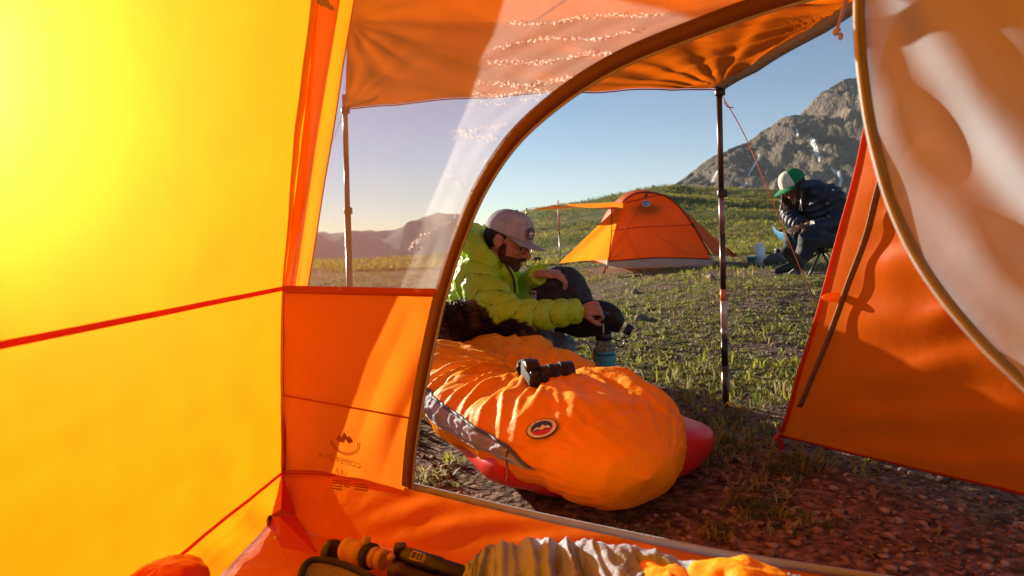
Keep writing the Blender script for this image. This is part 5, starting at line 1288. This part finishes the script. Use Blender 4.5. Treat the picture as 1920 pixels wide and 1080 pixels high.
# ------------------------------------------------------------------ person on the camp chair
PY = 5.75
def q(px, py, d=0.0): return at(px, py, PY + d)
chair_g = ground_at(1545, 490)
p2 = thing('person', 'seated person in navy puffer jacket and green and white cap, looking down', 'person', (q(1530, 460)[0], PY, chair_g[2]))
jk = [tube([q(1556, 436, 0.05), q(1552, 412, 0.03), q(1540, 385, 0.0), q(1525, 362, -0.02), q(1508, 350, -0.03)], [(0.155, 0.16), (0.165, 0.17), (0.165, 0.19), (0.12, 0.16), (0.06, 0.07)], 48, 90, side=(1, 0, 0), mod=puff(9, 0.18, 0.08, 0.0, 0.0, 0.4)),
      tube([q(1545, 358, -0.14), q(1562, 372, -0.18), q(1574, 398, -0.20), q(1566, 416, -0.24), q(1542, 424, -0.26), q(1522, 425, -0.27)], [0.085, 0.092, 0.085, 0.078, 0.062, 0.05], 34, 120, mod=puff(11, 0.26, 0.06, 0.0, 0.0, 0.4)),
      tube([q(1500, 362, 0.10), q(1484, 380, 0.12), q(1482, 402, 0.06), q(1490, 416, -0.05), q(1502, 420, -0.14)], [0.08, 0.085, 0.078, 0.068, 0.05], 32, 100, mod=puff(9, 0.26, 0.06, 1.0, 3.0, 0.4)),
      tube([q(1494, 358, -0.08), q(1510, 348, -0.13), q(1530, 346, -0.06), q(1534, 348, 0.05)], [0.035, 0.045, 0.045, 0.04], 20, 40, mod=puff(4, 0.12)), ell(q(1528, 360, -0.02), (0.13, 0.19, 0.08), nu=26, nv=16)]
fuse('jacket', jk, 0.0065, M_NAVY, p2, smooth=1, disp=lambda co: 0.005 * fbm(co[:, 0] * 22, co[:, 1] * 22, co[:, 2] * 26, o=3))
mesh('zip', *tube(catmull([q(1503, 362, -0.16), q(1502, 380, -0.20), q(1504, 396, -0.19)], 16), 0.004, 6), plain('zip_silver', (0.45, 0.45, 0.45), 0.4, metal=0.6), p2)
mesh('jacket_badge', *ell(q(1562, 356, -0.26), (0.010, 0.004, 0.008)), M_WHITE, p2)
hl2, HM2 = head_frame(q(1488, 347, -0.05), (-0.80, -0.30, -0.52), (-0.45, -0.06, 0.88))
fuse('head', head_parts(hl2, HM2) + [tube([hl2((0, 0, -0.04)), q(1505, 352, -0.03)], [0.055, 0.06], 14, 8)], 0.006, M_SKIN2, p2, smooth=3)
dl = []
for i in range(46):
    a = R(rng.uniform(60, 300)); r0 = hl2((0.085 * math.cos(a), 0.080 * math.sin(a), rng.uniform(-0.01, 0.03)))
    if i % 3 == 0: r0 = hl2((rng.uniform(0.0, 0.06), -0.078 + rng.normal() * 0.006, 0.01))
    Ld = rng.uniform(0.13, 0.21); swing = rng.normal(size=3) * 0.02
    dl.append(tube([r0, r0 + np.array([swing[0] * 0.4, -0.012, -Ld * 0.4]), r0 + np.array([swing[0], -0.01 + swing[1] * 0.5, -Ld])], [0.009, 0.0085, 0.005], 7, 10, mod=lambda t, th: 1 + 0.15 * np.sin(t * 40)))
mesh('dreadlocks', *join(dl + [ell(hl2((-0.035, 0, 0.01)), (0.07, 0.082, 0.07), HM2)]), plain('brown_locks', (0.09, 0.042, 0.02), 0.75, amt=0.5, scale=40, bump=0.8, bscale=200), p2)
M_CGREEN = plain('green_cap_cotton', (0.010, 0.20, 0.065), 0.85); M_CWHITE = plain('white_cap_panel', (0.72, 0.64, 0.56), 0.85)
cap(p2, hl2, HM2, [M_CGREEN, M_CWHITE, M_CGREEN], 1.08)
hand(p2, q(1512, 424, -0.27), (-0.85, -0.2, -0.05), (0.1, 0.3, -0.9), M_SKIN2, 0.18, 0.30, 0.12, thumb=1, voxel=0.005)
hand(p2, q(1505, 421, -0.16), (0.75, -0.5, -0.25), (-0.1, 0.1, 0.95), M_SKIN2, 0.18, 0.35, 0.10, thumb=1, voxel=0.005)
fuse('trousers', [tube([q(1562, 440, 0.03), q(1538, 441, -0.20), q(1519, 441, -0.34)], [0.115, 0.098, 0.078], 26, 30), tube([q(1519, 441, -0.34), q(1512, 466, -0.30), q(1496, 492, -0.30)], [0.080, 0.068, 0.050], 24, 30),
                  tube([q(1556, 438, 0.10), q(1515, 438, 0.0), q(1488, 437, -0.05)], [0.11, 0.095, 0.076], 26, 30), tube([q(1488, 437, -0.05), q(1488, 462, -0.05), q(1486, 484, -0.05)], [0.078, 0.068, 0.05], 24, 30)], 0.009, M_TROU2, p2, smooth=4,
     disp=lambda co: 0.008 * (1 - 2.2 * np.abs(pn(co[:, 0] * 10, co[:, 1] * 10, co[:, 2] * 14))))
M_SHOE = plain('dark_shoe', (0.03, 0.024, 0.024), 0.7, bump=0.4, bscale=80); M_SOLE = plain('dusty_sole', (0.045, 0.032, 0.024), 0.9); M_SOLE2 = plain('pale_sole', (0.30, 0.24, 0.26), 0.8)
def shoe(c, toe, up, mat_s, name='shoe'):
    f = unit(toe); u = unit(np.asarray(up, float) - f * np.dot(up, f)); s_ = np.cross(u, f); M = np.stack([f, s_, u], 1); g = lambda p: np.asarray(c) + M @ np.asarray(p, float)
    o = fuse(name, [tube([g((-0.10, 0, 0.035)), g((-0.05, 0, 0.04)), g((0.03, 0, 0.03)), g((0.11, 0, 0.018)), g((0.145, 0, 0.012))], [(0.036, 0.034), (0.042, 0.045), (0.046, 0.040), (0.046, 0.026), (0.03, 0.016)], 22, 30, side=s_), tube([g((-0.065, 0, 0.05)), g((-0.07, 0, 0.10))], [0.042, 0.038], 16, 8)], 0.006, M_SHOE, p2, smooth=3)
    so = [(x, (0.030 + 0.010 * math.sin((x + 0.12) * 8)) * sg * min(1, 4.2 * math.sqrt(max(0.0, 0.0156 - (x - 0.008) ** 2 * 0.85)))) for sg, xs in ((1, np.linspace(-0.112, 0.135, 14)), (-1, np.linspace(0.135, -0.112, 14))) for x in xs]
    mesh('sole', *flat(so, g((0, 0, -0.008)), f, s_, u, 0.011), mat_s, o, smooth=False)
shoe(q(1486, 491, -0.42) + np.array([0, 0, 0.0]), (-0.55, -0.2, 0.62), (0.55, 0.45, 0.65), M_SOLE)
sg_ = ground_at(1474, 514); shoe(np.array([sg_[0], sg_[1], sg_[2] + 0.02]), (-0.92, -0.35, 0.0), (0, 0, 1), M_SOLE2)
# chair
M_CHB = fabric('blue_chair_fabric', (0.035, 0.26, 0.50), trans=0.2, wr=0.2, wscale=6)
ch = thing('camp_chair', 'low blue fabric camp chair under the person in navy', 'chair', chair_g)
def seat(u, w):
    prof = catmull([q(1473, 436, 0.02), q(1480, 452, 0.02), q(1510, 464, 0.02), q(1556, 458, 0.04), q(1586, 428, 0.08), q(1600, 375, 0.14)], 60)
    i = u * 59; P = np.stack([np.interp(i, np.arange(60), prof[:, a]) for a in range(3)], -1)
    P[..., 1] += 0.06 + (w - 0.5) * 0.44; P[..., 2] += np.where(w > 0.5, 0.06, -0.03 + 0.10 * u) * np.abs(w * 2 - 1) ** 2
    return P
so_ = mesh('seat', *sheet(seat, 50, 24), M_CHB, ch); md = so_.modifiers.new('t', 'SOLIDIFY'); md.thickness = 0.006
hub = q(1540, 470, 0.05)
for dx, dyy in ((-0.20, -0.2), (0.20, -0.2), (-0.2, 0.24), (0.22, 0.24)):
    b = np.array([hub[0] + dx, hub[1] + dyy, 0]); b[2] = gz(b[0], b[1]); mesh('leg', *tube([hub, b], 0.009, 8), M_BLACK, ch)
    mesh('strut', *tube([hub, hub + np.array([dx * 1.1, dyy * 1.05, 0.14 + (0.25 if dx > 0 else 0)])], 0.008, 8), M_BLACK, ch)
mesh('hub', *tube([hub + np.array([-0.06, 0, 0]), hub + np.array([0.06, 0, 0])], 0.014, 10), M_BLACK, ch)
# bottle, mug, sack and pouch on the ground next to the chair
def base_at(px, py): p = ground_at(px, py); return p
b = base_at(1425, 497); kb = b[1] / FPX
fl_ = thing('insulated_bottle', 'white insulated bottle with loop lid standing beside the teal mug', 'bottle', b); M_WB = plain('white_bottle_enamel', (0.85, 0.86, 0.90), 0.35)
r_ = 9.0 * kb; h_ = 41 * kb
mesh('bottle_body', *lathe([(r_ * 0.92, 0), (r_, 0.006), (r_, h_ * 0.76), (r_ * 0.9, h_ * 0.83), (r_ * 0.75, h_ * 0.86)], b, 24), M_WB, fl_)
mesh('lid', *lathe([(r_ * 0.8, h_ * 0.85), (r_ * 0.82, h_ * 0.94), (r_ * 0.5, h_ * 0.96), (r_ * 0.42, h_ * 1.02), (r_ * 0.3, h_ * 1.03)], b, 20), M_WB, fl_)
mesh('carry_loop', *tube(catmull([b + [-r_ * 0.8, 0, h_ * 0.87], b + [-r_ * 1.35, 0, h_ * 0.93], b + [-r_ * 1.2, 0, h_ * 0.80], b + [-r_ * 0.95, 0, h_ * 0.78]], 14), 0.005, 6), M_WB, fl_)
mesh('bottle_mark', *boxm(b + np.array([0, -r_ - 0.0005, 0.02]), (0.03, 0.003, 0.02), bev=0.001), plain('orange_mark', (0.75, 0.2, 0.1), 0.6), fl_)
b = base_at(1409, 499); mg = thing('mug', 'dark steel mug with teal lid beside the white bottle', 'mug', b); kb = b[1] / FPX; r_ = 8.6 * kb; h_ = 18 * kb
mesh('mug_body', *lathe([(r_ * 0.85, 0), (r_ * 0.9, 0.004), (r_ * 0.95, h_ * 0.8)], b, 24), plain('steel_mug', (0.10, 0.10, 0.10), 0.35, metal=0.8), mg)
mesh('lid', *lathe([(r_ * 0.97, h_ * 0.78), (r_ * 1.03, h_ * 0.8), (r_ * 1.03, h_ * 0.97), (r_ * 0.9, h_)], b, 24), plain('teal_lid', (0.02, 0.28, 0.27), 0.5), mg)
b = base_at(1452, 500)
sk = thing('stuff_sack', 'slumped brown stuff sack beside the white bottle', 'stuff sack', b)
fuse('sack_body', [tube([b + [-0.13, 0, 0.04], b + [-0.05, 0, 0.075], b + [0.06, 0, 0.09], b + [0.14, 0.02, 0.10]], [0.04, 0.075, 0.085, 0.06], 22, 20)], 0.008, plain('brown_sack_nylon', (0.085, 0.068, 0.055), 0.65, bump=0.4, bscale=25), sk, smooth=3, disp=lambda co: 0.008 * fbm(co[:, 0] * 12, co[:, 1] * 12, co[:, 2] * 12, o=3))
mesh('draw_cord', *tube(catmull([b + [0.02, -0.09, 0.16], b + [0.08, -0.12, 0.10], b + [0.12, -0.11, 0.06], b + [0.14, -0.1, 0.14], b + [0.08, -0.1, 0.19]], 24), 0.004, 6), plain('grey_cord', (0.35, 0.33, 0.30), 0.7), sk)
b = base_at(1466, 492) + np.array([0.02, 0.10, 0])
pb_ = thing('pouch', 'small black pouch standing behind the brown stuff sack', 'pouch', b)
mesh('pouch_body', *boxm(b + np.array([0, 0, 0.09]), (0.16, 0.09, 0.18), bev=0.025), M_BLACKR, pb_); mesh('pouch_flap', *boxm(b + np.array([0, -0.01, 0.17]), (0.165, 0.098, 0.03), bev=0.01), M_BLACK, pb_)
# ================================================================== GROUND COVER, STONES, PLANTS
def fastmesh(name, V, F, mats, fmat=None, smooth=False):
    V = np.asarray(V, np.float32); F = np.asarray(F, np.int32); k = F.shape[1]
    me = bpy.data.meshes.new(name); me.vertices.add(len(V)); me.vertices.foreach_set('co', V.ravel())
    me.loops.add(F.size); me.loops.foreach_set('vertex_index', F.ravel()); me.polygons.add(len(F))
    me.polygons.foreach_set('loop_start', np.arange(0, F.size, k, dtype=np.int32)); me.polygons.foreach_set('loop_total', np.full(len(F), k, np.int32))
    for m in mats: me.materials.append(m)
    if fmat is not None: me.polygons.foreach_set('material_index', np.asarray(fmat, np.int32))
    if smooth: me.polygons.foreach_set('use_smooth', [True] * len(F))
    me.update(calc_edges=True)
    o = bpy.data.objects.new(name, me); COL.objects.link(o); return o
def leafm(name, color, trans=0.45):
    return fabric(name, color, tuple(min(1, c * 1.35) for c in color), trans=trans, rough=0.6, wr=0.0, spec=0.2, amt=0.25)
L1 = leafm('yellow_green_leaf', (0.265, 0.265, 0.038)); L2 = leafm('silver_green_leaf', (0.34, 0.345, 0.17)); L3 = leafm('deep_green_leaf', (0.115, 0.145, 0.030)); L4 = leafm('dry_straw', (0.30, 0.225, 0.095))
LM = [L1, L2, L3, L4]
def clumps(P, size, nleaf, mat, tall, seed=0):
    """rosettes of bent leaves. P (n,3), size (n,), tall (n,) 0 flat .. 1 upright"""
    g = np.random.default_rng(100 + seed); n = len(P); m = n * nleaf
    idx = np.repeat(np.arange(n), nleaf); s = size[idx] * g.uniform(0.55, 1.15, m)
    az = g.uniform(0, 2 * math.pi, m); el_ = np.clip(tall[idx] * 1.1 + g.normal(0, 0.25, m), 0.08, 1.45)
    d = np.stack([np.cos(az) * np.cos(el_), np.sin(az) * np.cos(el_), np.sin(el_)], 1)
    sd = np.stack([-np.sin(az), np.cos(az), np.zeros(m)], 1); up = np.cross(d, sd); up[up[:, 2] < 0] *= -1
    root = P[idx] + np.stack([g.normal(0, 0.35, m) * size[idx], g.normal(0, 0.35, m) * size[idx], -0.003 * np.ones(m)], 1)
    w = (s * g.uniform(0.11, 0.20, m) * (1.15 - 0.7 * tall[idx]))[:, None]; s = s[:, None]
    a = root; b1 = root + d * s * 0.5 + sd * w + up * s * 0.06; b2 = root + d * s * 0.5 - sd * w + up * s * 0.06; b0 = root + d * s * 0.55 + up * s * 0.02
    c = root + d * s - np.array([0, 0, 1]) * s * 0.16
    V = np.stack([a, b1, b0, b2, c], 1).reshape(-1, 3); o = np.arange(m)[:, None] * 5
    F = np.concatenate([o + [0, 1, 2], o + [0, 2, 3], o + [1, 4, 2], o + [2, 4, 3]])
    fm = np.tile(np.where(g.random(m) < 0.88, mat[idx], 3), 4)
    return V, F, fm
def scatter(n, y0, y1, half=0.86, power=1.0):
    y = y0 + (y1 - y0) * rng.random(n) ** power
    x = (rng.random(n) * 2 - 1) * half * y
    return x, y
# keep plants off the gear
def blocked(x, y):
    px_, py_ = x - B0[0], y - B0[1]; s = px_ * BAX[0] + py_ * BAX[1]; t = px_ * BSD[0] + py_ * BSD[1]
    on_bag = (s > 0.1) & (s < 1.9) & (np.abs(t) < 0.30)
    inside = y < 1.60 - (x + 0.545) * 0.497 + 0.03
    far_t = (x > tp_(1120, 490)[0]) & (x < tp_(1345, 490)[0]) & (y > TY - 0.02) & (y < TY + 1.75)
    return on_bag | inside | far_t
Vs, Fs, Ms, off = [], [], [], 0
def put(x, y, size, nleaf, mat, tall, seed):
    global off
    ok = ~blocked(x, y); x, y, size, mat, tall = x[ok], y[ok], size[ok], mat[ok], tall[ok]
    V, F, fm = clumps(np.stack([x, y, terrain(x, y)], 1), size, nleaf, mat, tall, seed)
    Vs.append(V); Fs.append(F + off); Ms.append(fm); off += len(V)
def cover(x, y): return fbm(x * 1.1, y * 1.1, 3.0) + 0.55 * fbm(x * 4.5, y * 4.5, 8.0, o=2)
# sparse clumps on the gravel near the tent, dense mats of them further out
x, y = scatter(7000, 1.4, 3.2, power=0.8); k = cover(x, y) > 0.24; x, y = x[k], y[k]
put(x, y, rng.uniform(0.018, 0.045, len(x)), 11, rng.choice([0, 1, 2], len(x), p=[0.3, 0.3, 0.4]), rng.uniform(0.2, 0.9, len(x)), 1)
x, y = scatter(26000, 2.6, 6.0, power=0.9); k = cover(x, y) > -0.30 - 0.22 * sst(2.7, 3.4, y); x, y = x[k], y[k]
put(x, y, rng.uniform(0.016, 0.042, len(x)), 9, rng.choice([0, 1, 2], len(x), p=[0.42, 0.38, 0.20]), rng.uniform(0.15, 0.85, len(x)), 2)
x, y = scatter(17000, 5.8, 13.0, power=0.9); k = cover(x * 0.8, y * 0.8) > -0.22; x, y = x[k], y[k]
put(x, y, rng.uniform(0.028, 0.062, len(x)), 6, rng.choice([0, 1, 2], len(x), p=[0.5, 0.32, 0.18]), rng.uniform(0.2, 0.9, len(x)), 3)
# dry stems and litter lying on the gravel
x, y = scatter(2600, 1.3, 4.5); k = fbm(x * 1.5, y * 1.5, 9.0) > -0.1; x, y = x[k], y[k]
put(x, y, rng.uniform(0.02, 0.055, len(x)), 3, np.full(len(x), 3), rng.uniform(0.0, 0.35, len(x)), 7)
# grass blades
x, y = scatter(2600, 1.7, 7.5); k = fbm(x * 0.8 + 5, y * 0.8, 1.0) > 0.15; x, y = x[k], y[k]
put(x, y, rng.uniform(0.05, 0.095, len(x)), 7, rng.choice([0, 2, 3], len(x), p=[0.55, 0.25, 0.2]), np.full(len(x), 1.05), 4)
go = fastmesh('ground_cover', np.vstack(Vs), np.vstack(Fs), LM, np.concatenate(Ms)); tag(go, 'low silvery and yellow-green alpine plants covering the gravel', 'ground cover', kind='stuff')
# meadow grass on the hillside
Vs, Fs, Ms, off = [], [], [], 0
x, y = scatter(52000, 12.0, 95.0, half=0.80, power=1.7); k = (x > -0.42 * y) ; x, y = x[k], y[k]; r_ = np.hypot(x, y)
k = (r_ < 93) & (fbm(x * 0.10 + 3, y * 0.10, 7.0) + 0.5 * fbm(x * 0.5, y * 0.5, 3.0) > -0.28); x, y, r_ = x[k], y[k], r_[k]
V, F, fm = clumps(np.stack([x, y, terrain(x, y)], 1), 0.06 + 0.0042 * r_ * rng.uniform(0.6, 1.2, len(x)), 4, np.where(fbm(x * 0.12, y * 0.12, 2.0) > -0.05, np.where(rng.random(len(x)) < 0.25, 3, 0), 2), rng.uniform(0.5, 1.0, len(x)), 9)
mo_ = fastmesh('meadow_grass', V, F, LM, fm); tag(mo_, 'short sunlit grass on the hillside', 'grass', kind='stuff')
# gravel
def stones(n, x, y, size, seed):
    g = np.random.default_rng(seed); ico = bmesh.new(); bmesh.ops.create_icosphere(ico, subdivisions=1, radius=1.0)
    iv = np.array([v.co[:] for v in ico.verts]); ico.verts.index_update(); fi = np.array([[v.index for v in f.verts] for f in ico.faces]); ico.free()
    nv = len(iv); J_ = iv[None] * (1 + 0.28 * g.normal(size=(n, nv, 1))) * (size[:, None, None] * g.uniform(0.6, 1.2, (n, 1, 3)) * np.array([1.15, 1.0, 0.62]))
    a = g.uniform(0, 6.28, n); c, s = np.cos(a)[:, None], np.sin(a)[:, None]
    X = J_[..., 0] * c - J_[..., 1] * s; Y = J_[..., 0] * s + J_[..., 1] * c
    Z = J_[..., 2] + terrain(x, y)[:, None] + size[:, None] * 0.22
    V = np.stack([X + x[:, None], Y + y[:, None], Z], -1).reshape(-1, 3); F = (fi[None] + (np.arange(n) * nv)[:, None, None]).reshape(-1, 3)
    return V, F
ST = [plain('pink_grey_stone', (0.24, 0.155, 0.11), 0.9, amt=0.3, scale=40, bump=0.4, bscale=200), plain('dark_stone', (0.10, 0.062, 0.043), 0.9, amt=0.3, scale=40, bump=0.4, bscale=200), plain('pale_stone', (0.36, 0.275, 0.22), 0.9, amt=0.25, scale=40, bump=0.4, bscale=200)]
x, y = scatter(26000, 1.05, 5.0, power=1.0); k = ~blocked(x, y); x, y = x[k], y[k]; n = len(x)
V, F = stones(n, x, y, 0.0022 + 0.011 * rng.random(n) ** 3.4, 4)
gr = fastmesh('gravel', V, F, ST, np.repeat(rng.choice([0, 1, 2], n, p=[0.5, 0.3, 0.2]), len(F) // n)); tag(gr, 'loose pinkish gravel outside the tent door', 'gravel', kind='stuff')
x, y = scatter(420, 5.0, 80, power=1.4); k = ~blocked(x, y) & (x > -0.4 * y); x, y = x[k], y[k]; n = len(x)
V, F = stones(n, x, y, (0.02 + 0.05 * rng.random(n) ** 2) * (0.5 + y / 22), 6)
hs = fastmesh('scattered_stones', V, F, ST, np.repeat(rng.choice([0, 1, 2], n, p=[0.5, 0.35, 0.15]), len(F) // n)); tag(hs, 'small stones scattered over the meadow and hillside', 'stones', kind='stuff')
# single rocks
def rock(px, py, w, h, label, seed, m=0):
    c = ground_at(px, py); s = c[1] / FPX
    V, F = ell((0, 0, 0), (1, 1, 1), nu=26, nv=16); d = 1 + 0.22 * fbm(V[:, 0] * 1.3 + seed, V[:, 1] * 1.3, V[:, 2] * 1.3) + 0.07 * fbm(V[:, 0] * 5 + seed, V[:, 1] * 5, V[:, 2] * 5)
    V = V * d[:, None] * np.array([w * s / 2, w * s / 2.4, h * s * 0.62]) + c + np.array([0, w * s / 2.4, h * s * 0.30])
    tag(mesh('rock', V, F, ST[m]), label, 'rock', 'rocks lying among the plants')
rock(1204, 602, 26, 12, 'small rounded rock among the plants beyond the water bag spout', 3, 0)
rock(1007, 492, 22, 11, 'dark rock on the ground between the far tent poles', 8, 1)
rock(1200, 707, 30, 8, 'flat pale stone in the gravel right of the turquoise bottle', 14, 2)
# single plants that stand out
def plant(px, py, size, nleaf, n, mat, tall, label, seed, flower=None):
    c = ground_at(px, py); g = np.random.default_rng(seed)
    t = thing('plant', label, 'plant', c, 'single plants by the tent')
    P = np.stack([c[0] + g.normal(0, size * 0.5, n), c[1] + g.normal(0, size * 0.5, n), np.full(n, c[2])], 1)
    V, F, fm = clumps(P, np.full(n, size) * g.uniform(0.7, 1.2, n), nleaf, np.full(n, mat), np.full(n, tall), seed)
    me = fastmesh('foliage', V, F, LM, fm); attach(me, t)
    for i in range(flower or 0):
        f0 = c + np.array([g.normal(0, size * 0.7), g.normal(0, size * 0.5), 0]); f1 = f0 + np.array([g.normal(0, 0.008), 0, size * g.uniform(0.9, 1.4)])
        s_ = mesh('stem', *tube([f0, f1], 0.0012, 5), L3, t); mesh('flower', *ell(f1, (0.007, 0.007, 0.005), nu=8, nv=6), plain('yellow_petal', (0.75, 0.46, 0.02), 0.6), s_)
plant(1500, 690, 0.075, 14, 3, 0, 0.75, 'tall bright yellow-green plant beside the edge of the fly wing', 41)
plant(1490, 880, 0.060, 12, 5, 2, 0.7, 'leafy green plant growing at the red stake loop', 42)
plant(1365, 795, 0.055, 12, 6, 2, 0.8, 'green plant with small yellow flowers at the foot of the banded pole', 43, 4)
plant(792, 900, 0.050, 11, 3, 1, 0.8, 'pale silvery plant just outside the door corner', 44)
plant(850, 870, 0.040, 10, 3, 0, 0.8, 'small yellow-green plant left of the sleeping pad', 45)
plant(1235, 690, 0.05, 14, 4, 1, 0.6, 'silvery plant clump behind the flat pale stone', 46)
